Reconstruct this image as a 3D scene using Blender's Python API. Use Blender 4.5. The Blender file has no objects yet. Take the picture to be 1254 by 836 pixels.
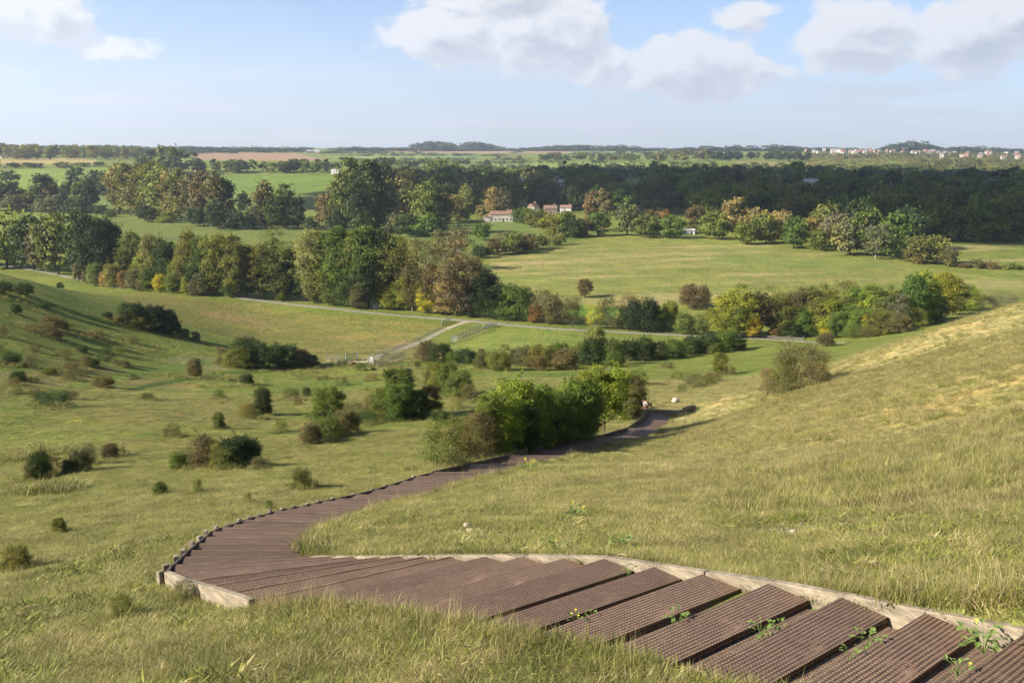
import bpy
import math, random
import numpy as np
rng = np.random.default_rng(7)
random.seed(7)
scene = bpy.context.scene
COL = scene.collection
F = 1086.0; CX = 627.0; CY = 418.0
TH = math.radians(11.85); cT, sT = math.cos(TH), math.sin(TH)

# ---------------------------------------------------------------- measuring
def ray(px, py):
    b = -(py-CY)/F
    return np.array([(px-CX)/F, cT+b*sT, -sT+b*cT])
def PY(px, py, Y):                       # point at forward distance Y
    d = ray(px, py); return d*(Y/d[1])
def PZ(px, py, z):                       # point at height z
    d = ray(px, py); return d*(z/d[2])

# stair edges, one pair per step: right end, left end
ZK = {}
zz = -3.1
for k in range(0, 19): ZK[k] = -3.1-0.16*k
for k in range(19, 31): ZK[k] = ZK[18]-(8.6+ZK[18])*(k-18)/12*1.0
for k in range(31, 37): ZK[k] = -8.6-(k-30)*0.215
ZK.update({37:-10.9, 38:-12.1, 39:-14.0, 40:-14.5, 41:-16.0, 42:-18.4})
AP = [(1129,752),(1028,732),(939,715),(857,703),(799,694),(739,685),(688,683),(636,682),(591,682),(549,682),(516,682),(487,682),(458,682),(429,682),(400,682),(374,681),(362,673),(360,666),(366,659),(374,653),(384,648),(396,643),(408,639),(420,635),(431,631),(442,628),(452,625),(462,622),(475,618),(488,614),(500,611),(520,606),(540,600),(555,594),(572,589),(588,583),(605,578),(645,568),(690,557),(738,543),(775,537),(805,527),(822,506)]
BP = {9:(318,733),10:(290,724),11:(262,716),12:(236,709),13:(212,700),14:(218,692),15:(229,682),16:(237,674),17:(247,665),18:(256,658),19:(263,651),20:(275,646),21:(289,642),22:(302,637),23:(315,633),24:(327,630),25:(339,626),26:(354,623),27:(368,620),28:(384,617),29:(398,613),30:(414,610),31:(439,605),32:(462,599),33:(478,594),34:(495,589),35:(512,583),36:(533,578),37:(577,568),38:(625,557),39:(686,537),40:(735,534),41:(770,524),42:(797,505)}
A = [PZ(*AP[k], ZK[k]) for k in range(43)]
B = [None]*43
for k in BP: B[k] = PZ(*BP[k], ZK[k])
d9 = B[9]-A[9]; a9 = math.atan2(d9[1], d9[0])
a0 = math.atan2(-0.62, -0.79)
if a9 > 0: a9 -= 2*math.pi
for k in range(9):
    f = k/9; a = a0+(a9-a0)*f; W = 1.72+(np.linalg.norm(d9[:2])-1.72)*min(1, max(0, (f-.1)/.65))
    B[k] = A[k]+np.array([math.cos(a)*W, math.sin(a)*W, 0])
# three more steps above, towards the camera
stepv = A[0]-A[1]; 
for j in range(5):
    A.insert(0, A[0]+np.array([stepv[0], stepv[1], 0.16])); B.insert(0, B[0]+np.array([stepv[0], stepv[1], 0.16]))
NS = len(A); K0 = 5
A = np.array(A); B = np.array(B)
def proj(p):
    p = np.asarray(p); t = p[1]*cT-p[2]*sT
    return CX+F*p[0]/t, CY-F*(p[1]*sT+p[2]*cT)/t
# ---------------------------------------------------------------- terrain
# resample the long lower flight into ordinary steps
SA, SB = [A[i] for i in range(K0+36)], [B[i] for i in range(K0+36)]
for i in range(K0+36, NS):
    n = max(1, round(np.linalg.norm((A[i]-A[i-1])[:2])/0.95))
    for j in range(1, n+1):
        f = j/n
        # slow ramps with a steeper pitch between them
        fz = 1-(1-f)**1.45 if n > 3 else f
        pa = A[i-1]+(A[i]-A[i-1])*f; pb = B[i-1]+(B[i]-B[i-1])*f
        z = A[i-1][2]+(A[i][2]-A[i-1][2])*fz
        SA.append(np.array([pa[0], pa[1], z])); SB.append(np.array([pb[0], pb[1], z]))
SA = np.array(SA); SB = np.array(SB)

# measured ground points: (px, py, forward distance) and free points (x, y, z)
GP = [
 (0,836,6.8),(150,836,6.4),(300,836,6.0),(450,836,5.7),(600,836,5.2),(760,836,4.85),
 (0,780,8.2),(150,780,7.9),(0,720,11.6),(100,720,11.0),(0,660,19),(120,660,17.5),(200,640,18.5),(0,600,33),(120,600,30),(250,600,26),(0,550,47),
 (340,590,27),(450,575,32),(100,550,45),(250,550,46),(400,545,46),(500,550,40),(0,500,66),(150,500,68),(300,500,74),(420,500,74),(520,500,68),(600,520,54),
 (0,450,92),(100,450,104),(200,450,118),(300,452,132),(400,455,136),(480,455,134),(560,455,122),(660,460,108),(760,470,88),(800,500,64),(700,500,66),
 (0,400,112),(80,400,132),(160,400,150),(240,405,172),(330,420,180),(430,438,152),(490,430,170),
 (0,360,135),(0,338,150),(40,345,165),(100,358,190),(160,365,210),(220,372,228),(285,372,246),(285,362,255),(400,378,238),(540,402,214),(600,394,223),(700,402,214),(800,408,208),(900,413,204),(980,415,201),
 (560,420,188),(640,415,196),(740,418,190),(640,430,170),(740,438,155),(860,440,150),(940,425,170),
 (870,455,118),(900,440,140),(830,480,84),(960,430,160),(1020,425,165),(1080,415,175),
 # right-hand hillside
 (560,640,13.6),(480,620,18),(740,675,9.4),(640,640,13.2),(600,600,21),(760,620,15.5),(700,575,28),(800,560,36),(820,525,52),(900,610,16.5),(900,560,28),(900,520,44),(880,490,62),
 (1000,700,7.7),(1000,640,11.8),(1000,580,19.5),(1000,520,33),(1000,470,52),(1010,450,66),(1120,680,8.0),(1120,600,14.4),(1120,520,26),(1120,450,46),(1120,412,66),
 (1254,760,4.95),(1254,700,6.6),(1254,640,9.3),(1254,560,15.5),(1254,480,26),(1254,420,40),(1254,372,58),(1400,700,5.2),(1400,500,18),(1400,380,44),(1400,330,60),(1600,600,8),(1600,300,60),(900,700,8.4),
]
pts = [PY(*g) for g in GP]
for i in range(0, len(SA), 3):
    pts.append(SA[i]+[0,0,-.03]); pts.append(SB[i]+[0,0,-.2 if K0+8 < i < K0+14 else .05 if i < K0+9 else -.1 if i < K0+36 else -.05])
# flank falls away left of the switchback, hill rises behind the camera
pts += [np.array(p, float) for p in [
 (0.5,0.3,-1.68),(-0.5,0.3,-1.7),(2.5,0.5,-1.5),(-2.5,0.5,-2.1),(0,-3,-0.6),(3,-3,0.2),(-4,-3,-1.6),(0,2.5,-2.35),(2.2,2.4,-2.3),(-2.5,2.5,-2.7),(5.5,1.5,-1.5),(6,4,-2.2),
 (0,-12,2.5),(12,-8,4),(-12,-8,-1.5),(10,0,0.2),(-10,0,-3.6),(-12,6,-5.2),(12,8,-0.6),(20,20,-2.2),(30,0,7),(-30,0,-9),(-35,30,-14),(-45,60,-17),(0,-60,14),(50,-40,20),(-50,-40,-8),
 (60,40,4),(45,60,-4),(90,80,2),(120,20,14),(75,110,-18),(110,150,-20),(95,190,-36),(150,180,-30),(140,240,-42),(200,200,-36),(250,120,-10),
 (-70,60,-13),(-90,110,-14),(-110,60,-8),(-130,140,-15),(-160,190,-24),(-140,230,-34),(-120,270,-41),(-200,150,-12),(-220,260,-36),
 (0,-300,25),(300,-200,28),(-300,-100,5),(300,0,18),
 # valley floor
 (0,260,-42),(-60,270,-42),(60,240,-42),(120,300,-42),(0,400,-42),(-150,350,-42),(150,380,-42),(-300,380,-42),(300,340,-42),(0,520,-42),(-250,520,-42),(250,520,-42),(500,500,-42),(-500,500,-40),
 (0,640,-42),(200,660,-42),(-250,680,-41),(450,640,-42),(800,650,-40),(-700,700,-34),
 # far side of the valley
 (-620,1000,-20),(-500,1000,-22),(-380,860,-36),(-300,1000,-36),(-150,900,-39),(-130,1100,-31),(-390,1100,-29),(-280,1300,-21),(-330,1500,-12),(-800,1400,-8),(-560,1400,-10),(-1100,1700,10),
 (0,1000,-37),(250,1000,-36),(600,1000,-36),(900,1000,-35),(0,1500,-29),(300,1500,-29),(700,1500,-30),(1200,1500,-26),
 (0,2000,-18),(400,2000,-17),(900,2000,-19),(1200,2000,-20),(-600,2000,-4),(-1000,2300,14),(-500,2400,2),
 (0,2600,-4),(500,2600,-3),(1000,2700,-4),(1500,2700,-6),(1600,2700,-4),(-500,2900,14),(-1500,3000,22),
 (0,3600,14),(700,3600,18),(1400,3600,20),(2100,3600,10),(-800,4000,26),(-1800,4000,30),
 (0,5200,34),(1200,5200,30),(2500,5200,24),(-1500,5500,44),(-3000,5000,40),(3500,5000,10),
 (0,8000,40),(3500,8000,30),(-3500,8000,50),(6500,4000,20),(-6500,4000,50),(2500,1500,-10),(-2500,1500,20),(3000,0,20),(-3000,0,20),(0,-3000,30),(0,-8000,30),(6000,-3000,30),(-6000,-3000,30)]]
pts = np.array(pts)
def uv(x, y):
    r = np.hypot(x, y)+1e-6
    return np.stack([np.arctan2(x, y)*1.6, np.log(r+1.0)], -1)
def tk(r2): return np.where(r2 > 1e-12, 0.5*r2*np.log(r2+1e-12), 0)
Cuv = uv(pts[:,0], pts[:,1])
def solve_tps(C, z, lam=2e-4):
    n = len(C); D = ((C[:,None]-C[None])**2).sum(-1)
    M = np.zeros((n+3, n+3)); M[:n,:n] = tk(D)+lam*np.eye(n)
    M[:n,n] = 1; M[:n,n+1:] = C; M[n,:n] = 1; M[n+1:,:n] = C.T
    return np.linalg.solve(M, np.concatenate([z, [0,0,0]]))
# interpolate the steepness z/(r+1) rather than z, so near and far weigh alike
rr_ = np.hypot(pts[:,0], pts[:,1])+1.0
Wt = solve_tps(Cuv, pts[:,2]/rr_)
def tps(x, y):
    sh = x.shape; q = uv(x.ravel(), y.ravel()); out = np.empty(len(q))
    for i in range(0, len(q), 20000):
        s = q[i:i+20000]
        D = ((s[:,None]-Cuv[None])**2).sum(-1)
        out[i:i+20000] = tk(D)@Wt[:len(Cuv)]+Wt[-3]+s@Wt[-2:]
    return (out*(np.hypot(x.ravel(), y.ravel())+1.0)).reshape(sh)

# value noise
class VN:
    def __init__(s, seed):
        s.t = np.random.default_rng(seed).random((256,256))*2-1
    def __call__(s, x, y):
        xi = np.floor(x).astype(int); yi = np.floor(y).astype(int)
        fx = x-xi; fy = y-yi; fx = fx*fx*(3-2*fx); fy = fy*fy*(3-2*fy)
        g = lambda a,b: s.t[a&255, b&255]
        return (g(xi,yi)*(1-fx)+g(xi+1,yi)*fx)*(1-fy)+(g(xi,yi+1)*(1-fx)+g(xi+1,yi+1)*fx)*fy
vn = VN(3)
def fbm(x, y, sc, oct=4):
    v = 0; a = 1
    for i in range(oct):
        v = v+a*vn(x/sc+i*17.3, y/sc+i*9.1); a *= .5; sc *= .5
    return v/1.9

# polar sheet
az = np.concatenate([np.linspace(-180,-40,42)[:-1], np.linspace(-40,40,620), np.linspace(40,180,42)[1:]])
lr = [0.8]
while lr[-1] < 9000:
    r = lr[-1]; lr.append(r*(1.025 if r < 3 else 1.0075 if r < 70 else 1.009))
rad = np.array(lr); azr = np.radians(az)
NR, NA = len(rad), len(azr)
X = rad[:,None]*np.sin(azr)[None]; Y = rad[:,None]*np.cos(azr)[None]
# smooth field evaluated on a coarser grid, then refined
cr = np.exp(np.linspace(math.log(.8), math.log(rad[-1]), 420)); ca = np.radians(np.concatenate([np.linspace(-180,-42,70)[:-1], np.linspace(-42,42,170), np.linspace(42,180,70)[1:]]))
Zc = tps(cr[:,None]*np.sin(ca)[None], cr[:,None]*np.cos(ca)[None])
def bil(Zg, rg, ag, x, y):
    r = np.clip(np.hypot(x,y), rg[0], rg[-1]*.9999); a = np.arctan2(x,y)
    i = np.clip(np.searchsorted(rg, r)-1, 0, len(rg)-2); j = np.clip(np.searchsorted(ag, a)-1, 0, len(ag)-2)
    u = (r-rg[i])/(rg[i+1]-rg[i]); v = (a-ag[j])/(ag[j+1]-ag[j])
    return (Zg[i,j]*(1-u)+Zg[i+1,j]*u)*(1-v)+(Zg[i,j+1]*(1-u)+Zg[i+1,j+1]*u)*v
def in_stairs(x, y, grow=0.0):
    """height of the stair line where (x, y) lies on the stairs, else nan"""
    out = np.full(x.shape, np.nan)
    for i in range(len(SA)-1):
        m = 0.5*(SA[i]+SB[i]); hw = 0.5*np.linalg.norm((SA[i]-SB[i])[:2])+grow
        q = []
        for p0, s in ((SA[i],SB[i]),(SA[i+1],SB[i+1])):
            c = 0.5*(p0+s); d = (p0-s)[:2]; L = np.linalg.norm(d); d = d/L
            q.append((c[:2]+d*(L/2+grow), c[:2]-d*(L/2+grow)))
        P = [q[0][0], q[0][1], q[1][1], q[1][0]]
        if i == len(SA)-2:
            e = (P[3]-P[0]); e = e/np.linalg.norm(e)*grow; P[2] = P[2]+e; P[3] = P[3]+e
        cx, cy = m[0], m[1]
        near = (abs(x-cx) < 4) & (abs(y-cy) < 4)
        if not near.any(): continue
        xs, ys = x[near], y[near]; ins = np.ones(xs.shape, bool); sg = None
        ar = sum(P[a][0]*P[(a+1)%4][1]-P[(a+1)%4][0]*P[a][1] for a in range(4))
        s_ = 1 if ar > 0 else -1
        for a in range(4):
            p, r2 = P[a], P[(a+1)%4]
            ins &= s_*((r2[0]-p[0])*(ys-p[1])-(r2[1]-p[1])*(xs-p[0])) >= -1e-9
        m0 = 0.5*(P[0]+P[1]); m1 = 0.5*(P[3]+P[2]); dd = m1-m0; L2 = dd@dd
        f = np.clip(((xs-m0[0])*dd[0]+(ys-m0[1])*dd[1])/L2, 0, 1)
        zl = SA[i][2]*(1-f)+SA[i+1][2]*f
        o = out[near]; o = np.where(ins, np.fmin(np.where(np.isnan(o), 1e9, o), zl), o); out[near] = o
    return out
Z0 = bil(Zc, cr, ca, X, Y)
def lumps(x, y):
    r = np.hypot(x, y)
    def bump(a, b, c, d): return np.clip((r-a)/(b-a), 0, 1)*np.clip((d-r)/(d-c), 0, 1)
    z = 0.035*fbm(x, y, 0.7, 3)*bump(1, 3, 20, 40)+0.24*fbm(x+40, y, 4.5, 3)*bump(9, 22, 90, 160)
    z = z+(0.45*fbm(x, y+90, 22, 3)+.22*fbm(x*.5, y*1.3, 6, 3)*(x < 10))*bump(30, 70, 160, 230)+2.5*fbm(x, y, 260, 3)*bump(800, 1400, 9000, 9001)
    return z
st_wide = in_stairs(X, Y, 1.2)
Z1 = Z0+lumps(X, Y)*np.where(np.isnan(st_wide), 1, 0.25)
st = in_stairs(X, Y, 0.10)
Z1 = np.where(np.isnan(st), Z1, np.minimum(Z1, st-0.16-np.clip(rad-20,0,40)[:,None]*0.004))
def H(x, y):
    x = np.asarray(x, float); y = np.asarray(y, float)
    return bil(Z1, rad, azr, x, y)
_ts = np.exp(np.linspace(math.log(3), math.log(8500), 2600))
def G(px, py, tmin=0):
    """where the ray through this pixel of the photograph meets the ground"""
    d = ray(px, py); t = _ts[_ts > tmin]
    P = t[:,None]*d[None]; below = P[:,2] < H(P[:,0], P[:,1])
    if not below.any(): return P[-1]
    i = int(np.argmax(below)); a = t[max(i-1,0)]; b = t[i]
    for _ in range(14):
        m = .5*(a+b); p = m*d
        if p[2] < float(H(p[0],p[1])): b = m
        else: a = m
    return b*d
# ---------------------------------------------------------------- object helpers
def tag(o, label=None, cat=None, group=None, kind=None):
    if label: o['label'] = label
    if cat: o['category'] = cat
    if group: o['group'] = group
    if kind: o['kind'] = kind
    return o
def link(o, parent=None):
    COL.objects.link(o)
    if parent is not None: o.parent = parent
    return o
def empty(name, loc, label=None, cat=None, group=None, rz=0):
    o = bpy.data.objects.new(name, None); o.location = loc; o.rotation_euler = (0,0,rz); o.empty_display_size = .2
    link(o); return tag(o, label, cat, group)
def mesh_np(name, V, faces, mats, fattr=None, smooth=False, uv=None, vcol=None, mi=None):
    """faces: array (n,3|4) or a list of such arrays"""
    if not isinstance(faces, (list, tuple)): faces = [faces]
    faces = [f for f in faces if len(f)]
    me = bpy.data.meshes.new(name); V = np.asarray(V, np.float32)
    nl = sum(f.size for f in faces); nf = sum(len(f) for f in faces)
    me.vertices.add(len(V)); me.vertices.foreach_set('co', V.ravel())
    me.loops.add(nl); me.loops.foreach_set('vertex_index', np.concatenate([f.ravel() for f in faces]).astype(np.int32))
    ls = []; st_ = 0
    for f in faces:
        ls.append(st_+np.arange(len(f))*f.shape[1]); st_ += f.size
    me.polygons.add(nf); me.polygons.foreach_set('loop_start', np.concatenate(ls).astype(np.int32))
    if mi is not None: me.polygons.foreach_set('material_index', np.asarray(mi, np.int32))
    if smooth: me.polygons.foreach_set('use_smooth', np.ones(nf, bool))
    me.update(calc_edges=True)
    if fattr is not None:
        for k_, v_ in fattr.items():
            a = me.attributes.new(k_, 'FLOAT', 'FACE'); a.data.foreach_set('value', np.asarray(v_, np.float32))
    if vcol is not None:
        a = me.attributes.new('zone', 'FLOAT_COLOR', 'POINT'); a.data.foreach_set('color', np.asarray(vcol, np.float32).ravel())
    if uv is not None:
        l = me.uv_layers.new(name='UVMap'); l.data.foreach_set('uv', np.asarray(uv, np.float32).ravel())
    for m in mats: me.materials.append(m)
    return me
class MB:
    """collects simple solids for one mesh"""
    def __init__(s): s.V = []; s.F = []; s.M = []
    def poly(s, pts, m=0):
        b = len(s.V); s.V += [tuple(p) for p in pts]; s.F.append(list(range(b, b+len(pts)))); s.M.append(m)
    def hexa(s, lo, up, m=0):
        b = len(s.V); s.V += [tuple(p) for p in lo]+[tuple(p) for p in up]; n = len(lo)
        s.F.append(list(range(b+n, b+2*n))); s.F.append(list(range(b+n-1, b-1, -1)))
        for i in range(n): s.F.append([b+i, b+(i+1)%n, b+n+(i+1)%n, b+n+i])
        s.M += [m]*(n+2)
    def box(s, x0,x1,y0,y1,z0,z1, m=0):
        s.hexa([(x0,y0,z0),(x1,y0,z0),(x1,y1,z0),(x0,y1,z0)], [(x0,y0,z1),(x1,y0,z1),(x1,y1,z1),(x0,y1,z1)], m)
    def beam(s, p, q, w, h, m=0):
        """rectangular beam from p to q, w wide, h high, top along the line"""
        p = np.array(p, float); q = np.array(q, float); d = q-p; n = np.array([-d[1], d[0], 0]); L = np.linalg.norm(n)
        n = np.array([1,0,0]) if L < 1e-6 else n/L
        n = n*w/2; u = np.array([0,0,h]) if L > 1e-6 else None
        if u is None:
            a = np.array([w/2,0,0]); c = np.array([0,h/2,0])
            s.hexa([p-a-c,p+a-c,p+a+c,p-a+c],[q-a-c,q+a-c,q+a+c,q-a+c], m); return
        s.hexa([p-n-u,q-n-u,q+n-u,p+n-u],[p-n,q-n,q+n,p+n], m)
    def tube(s, pts_, radii, n=6, m=0):
        pts_ = [np.array(p, float) for p in pts_]; b = len(s.V)
        for i, p in enumerate(pts_):
            d = pts_[min(i+1,len(pts_)-1)]-pts_[max(i-1,0)]; d = d/(np.linalg.norm(d)+1e-9)
            a = np.cross(d, [0,0,1.0] if abs(d[2]) < .9 else [1.0,0,0]); a /= np.linalg.norm(a); c = np.cross(d, a)
            for j in range(n):
                t = 2*math.pi*j/n; s.V.append(tuple(p+radii[i]*(a*math.cos(t)+c*math.sin(t))))
        for i in range(len(pts_)-1):
            for j in range(n):
                s.F.append([b+i*n+j, b+i*n+(j+1)%n, b+(i+1)*n+(j+1)%n, b+(i+1)*n+j]); s.M.append(m)
        s.F.append([b+(len(pts_)-1)*n+j for j in range(n)]); s.M.append(m)
    def mesh(s, name, mats, smooth=False):
        me = bpy.data.meshes.new(name); me.from_pydata(s.V, [], s.F); me.update()
        for m in mats: me.materials.append(m)
        me.polygons.foreach_set('material_index', np.array(s.M, np.int32))
        if smooth: me.polygons.foreach_set('use_smooth', np.ones(len(s.F), bool))
        return me
    def build(s, name, mats, parent=None, bevel=0, smooth=False):
        if not isinstance(mats, (list,tuple)): mats = [mats]
        o = bpy.data.objects.new(name, s.mesh(name, mats, smooth)); link(o, parent)
        if bevel:
            b = o.modifiers.new('bevel','BEVEL'); b.width = bevel; b.segments = 2; b.limit_method = 'ANGLE'
        return o

# ---------------------------------------------------------------- materials
class NT:
    def __init__(s, nt): s.nt = nt
    def n(s, t, **kw):
        nd = s.nt.nodes.new(t)
        for k_, v_ in kw.items():
            if k_ == 'ins':
                for a, b in v_.items():
                    if hasattr(b, 'is_linked') or hasattr(b, 'links'): s.nt.links.new(b, nd.inputs[a])
                    else: nd.inputs[a].default_value = b
            else: setattr(nd, k_, v_)
        return nd
    def noise(s, vec, scale, detail=4, rough=.55, dist=0):
        return s.n('ShaderNodeTexNoise', ins={'Vector':vec,'Scale':scale,'Detail':detail,'Roughness':rough,'Distortion':dist}).outputs['Fac']
    def math(s, op, a, b=None, c=None, clamp=False):
        nd = s.n('ShaderNodeMath', operation=op, use_clamp=clamp)
        for i, v_ in enumerate((a,b,c)):
            if v_ is None: continue
            if hasattr(v_, 'links'): s.nt.links.new(v_, nd.inputs[i])
            else: nd.inputs[i].default_value = v_
        return nd.outputs[0]
    def mr(s, v_, a, b, c=0, d=1, smooth=False):
        nd = s.n('ShaderNodeMapRange', interpolation_type='SMOOTHSTEP' if smooth else 'LINEAR', ins={0:v_,1:a,2:b,3:c,4:d}); return nd.outputs[0]
    def mix(s, f, a, b, mode='MIX'):
        nd = s.n('ShaderNodeMix', data_type='RGBA', blend_type=mode)
        for i, v_ in ((0,f),(6,a),(7,b)):
            if hasattr(v_, 'links'): s.nt.links.new(v_, nd.inputs[i])
            else: nd.inputs[i].default_value = v_ if i == 0 else (tuple(v_)+(1,))[:4]
        return nd.outputs[2]
    def scale(s, col, f):
        nd = s.n('ShaderNodeVectorMath', operation='SCALE')
        s.nt.links.new(col, nd.inputs[0])
        if hasattr(f, 'links'): s.nt.links.new(f, nd.inputs['Scale'])
        else: nd.inputs['Scale'].default_value = f
        return nd.outputs[0]
def new_mat(name):
    m = bpy.data.materials.new(name); m.use_nodes = True; m.node_tree.nodes.clear()
    t = NT(m.node_tree); out = t.n('ShaderNodeOutputMaterial'); return m, t, out
def simple(name, col, rough=.85, var=.25, sc=3.0, bump=0.0, stretch=None, obj=False, spec=.3):
    m, t, out = new_mat(name)
    co = t.n('ShaderNodeTexCoord').outputs['Object'] if obj else t.n('ShaderNodeNewGeometry').outputs['Position']
    if stretch: co = t.n('ShaderNodeMapping', ins={'Vector':co,'Scale':stretch}).outputs[0]
    f = t.noise(co, sc, 5, .6); f2 = t.noise(co, sc*5.3, 3, .6)
    fac = t.math('MULTIPLY_ADD', t.mr(f, .3, .7), var*1.4, 1-var*.7); fac = t.math('MULTIPLY', fac, t.mr(f2, .3, .7, 1-var*.5, 1+var*.5))
    rgb = t.n('ShaderNodeRGB'); rgb.outputs[0].default_value = tuple(col)+(1,)
    c = t.scale(rgb.outputs[0], fac)
    p = t.n('ShaderNodeBsdfPrincipled', ins={'Base Color':c,'Roughness':rough,'Specular IOR Level':spec})
    if bump:
        bn = t.n('ShaderNodeBump', ins={'Height':f2,'Strength':.6,'Distance':bump}); t.nt.links.new(bn.outputs[0], p.inputs['Normal'])
    t.nt.links.new(p.outputs[0], out.inputs[0]); return m

def leaf_mat(name, trans=.35, rough=.6):
    """leaf colour = the object's own colour, varied leaf by leaf and clump by clump"""
    m, t, out = new_mat(name)
    oc = t.n('ShaderNodeObjectInfo').outputs['Color']
    r = t.n('ShaderNodeAttribute', attribute_name='rnd').outputs['Fac']; c = t.n('ShaderNodeAttribute', attribute_name='clump').outputs['Fac']
    v = t.math('MULTIPLY', t.mr(r, 0, 1, .72, 1.3), t.mr(c, 0, 1, .68, 1.38))
    col = t.scale(oc, v)
    warm = t.mix(1.0, col, (1.25,1.08,.7), 'MULTIPLY')
    col = t.mix(t.mr(c, .55, 1, 0, .75), col, warm)
    d = t.n('ShaderNodeBsdfPrincipled', ins={'Base Color':col,'Roughness':rough,'Specular IOR Level':.25})
    tr = t.n('ShaderNodeBsdfTranslucent', ins={'Color':t.mix(1.0, col, (1.25,1.25,.6), 'MULTIPLY')})
    mx = t.n('ShaderNodeMixShader', ins={0:trans,1:d.outputs[0],2:tr.outputs[0]})
    t.nt.links.new(mx.outputs[0], out.inputs[0]); return m
M = {}
M['leaf'] = leaf_mat('leaves'); M['bark'] = simple('bark', (.085,.068,.05), .95, .5, 2.0, .02, (1,1,.2))
M['bark_pale'] = simple('pale_bark', (.2,.18,.15), .9, .4, 2.0, .02, (1,1,.3))
M['twig'] = simple('twigs', (.09,.06,.042), .9, .5, 4.0)

def grass_blade_mat():
    m, t, out = new_mat('grass_blades')
    pos = t.n('ShaderNodeNewGeometry').outputs['Position']; oi = t.n('ShaderNodeObjectInfo')
    r = t.n('ShaderNodeAttribute', attribute_name='rnd').outputs['Fac']; dry = t.n('ShaderNodeAttribute', attribute_name='dry').outputs['Fac']
    big = t.noise(pos, .45, 6, .72); mid = t.noise(pos, 1.7, 4, .65)
    green = t.mix(t.mr(mid, .35, .65), (.098,.138,.018), (.215,.222,.038))
    green = t.mix(t.mr(r, .0, 1.0, 0, .8), green, (.27,.25,.065))
    straw = t.mix(r, (.25,.185,.078), (.46,.38,.19))
    f = t.math('ADD', t.math('MULTIPLY', dry, t.mr(big, .3, .7, .35, 1.0)), t.mr(t.math('MULTIPLY', r, t.mr(mid,.35,.6)), .68, .85), clamp=True)
    col = t.mix(f, green, straw)
    col = t.scale(col, t.math('MULTIPLY', t.mr(oi.outputs['Random'], 0, 1, .68, 1.32), t.mr(t.noise(pos, .8, 5, .7), .32, .68, .72, 1.25)))
    d = t.n('ShaderNodeBsdfPrincipled', ins={'Base Color':col,'Roughness':.55,'Specular IOR Level':.3})
    tr = t.n('ShaderNodeBsdfTranslucent', ins={'Color':col})
    mx = t.n('ShaderNodeMixShader', ins={0:.35,1:d.outputs[0],2:tr.outputs[0]})
    t.nt.links.new(mx.outputs[0], out.inputs[0]); return m
M['blade'] = grass_blade_mat()

def ground_mat():
    m, t, out = new_mat('meadow_ground')
    geo = t.n('ShaderNodeNewGeometry'); pos = geo.outputs['Position']
    za = t.n('ShaderNodeAttribute', attribute_name='zone'); z = za.outputs['Color']; lump = za.outputs['Alpha']
    rad_ = t.n('ShaderNodeVectorMath', operation='LENGTH'); t.nt.links.new(pos, rad_.inputs[0]); R_ = rad_.outputs['Value']
    farf = t.mr(R_, 60, 400)
    n1 = t.noise(pos, .012, 5, .6); n2 = t.noise(pos, .09, 6, .65); n3 = t.noise(pos, .9, 5, .7); n4 = t.noise(pos, 7.0, 4, .7)
    v = t.math('MULTIPLY', t.mr(n2, .3, .7, .80, 1.2), t.mr(n3, .3, .7, .78, 1.22))
    v = t.math('MULTIPLY', v, t.mr(n1, .3, .7, .88, 1.12)); v = t.math('MULTIPLY', v, t.mr(n4, .3, .7, .75, 1.25))
    c = t.scale(z, v)
    dry = t.mix(1.0, c, (1.45,1.05,.95), 'MULTIPLY')
    c = t.mix(t.math('MULTIPLY', t.mr(t.math('ADD', n3, t.math('MULTIPLY', n2, .8)), .85, 1.15), lump, clamp=True), c, dry)
    lush = t.mix(1.0, c, (.58,.82,.5), 'MULTIPLY')
    c = t.mix(t.math('MULTIPLY', t.mr(t.noise(pos, .22, 6, .75, .8), .47, .64), .9), c, lush)
    p = t.n('ShaderNodeBsdfPrincipled', ins={'Base Color':c,'Roughness':.95,'Specular IOR Level':.12})
    h = t.math('ADD', t.math('MULTIPLY', n4, .05), t.math('MULTIPLY', n3, t.mr(R_, 20, 90, .06, .8)))
    bn = t.n('ShaderNodeBump', ins={'Height':h,'Strength':.8,'Distance':1.0})
    t.nt.links.new(bn.outputs[0], p.inputs['Normal'])
    t.nt.links.new(p.outputs[0], out.inputs[0]); return m
M['ground'] = ground_mat()

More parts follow.
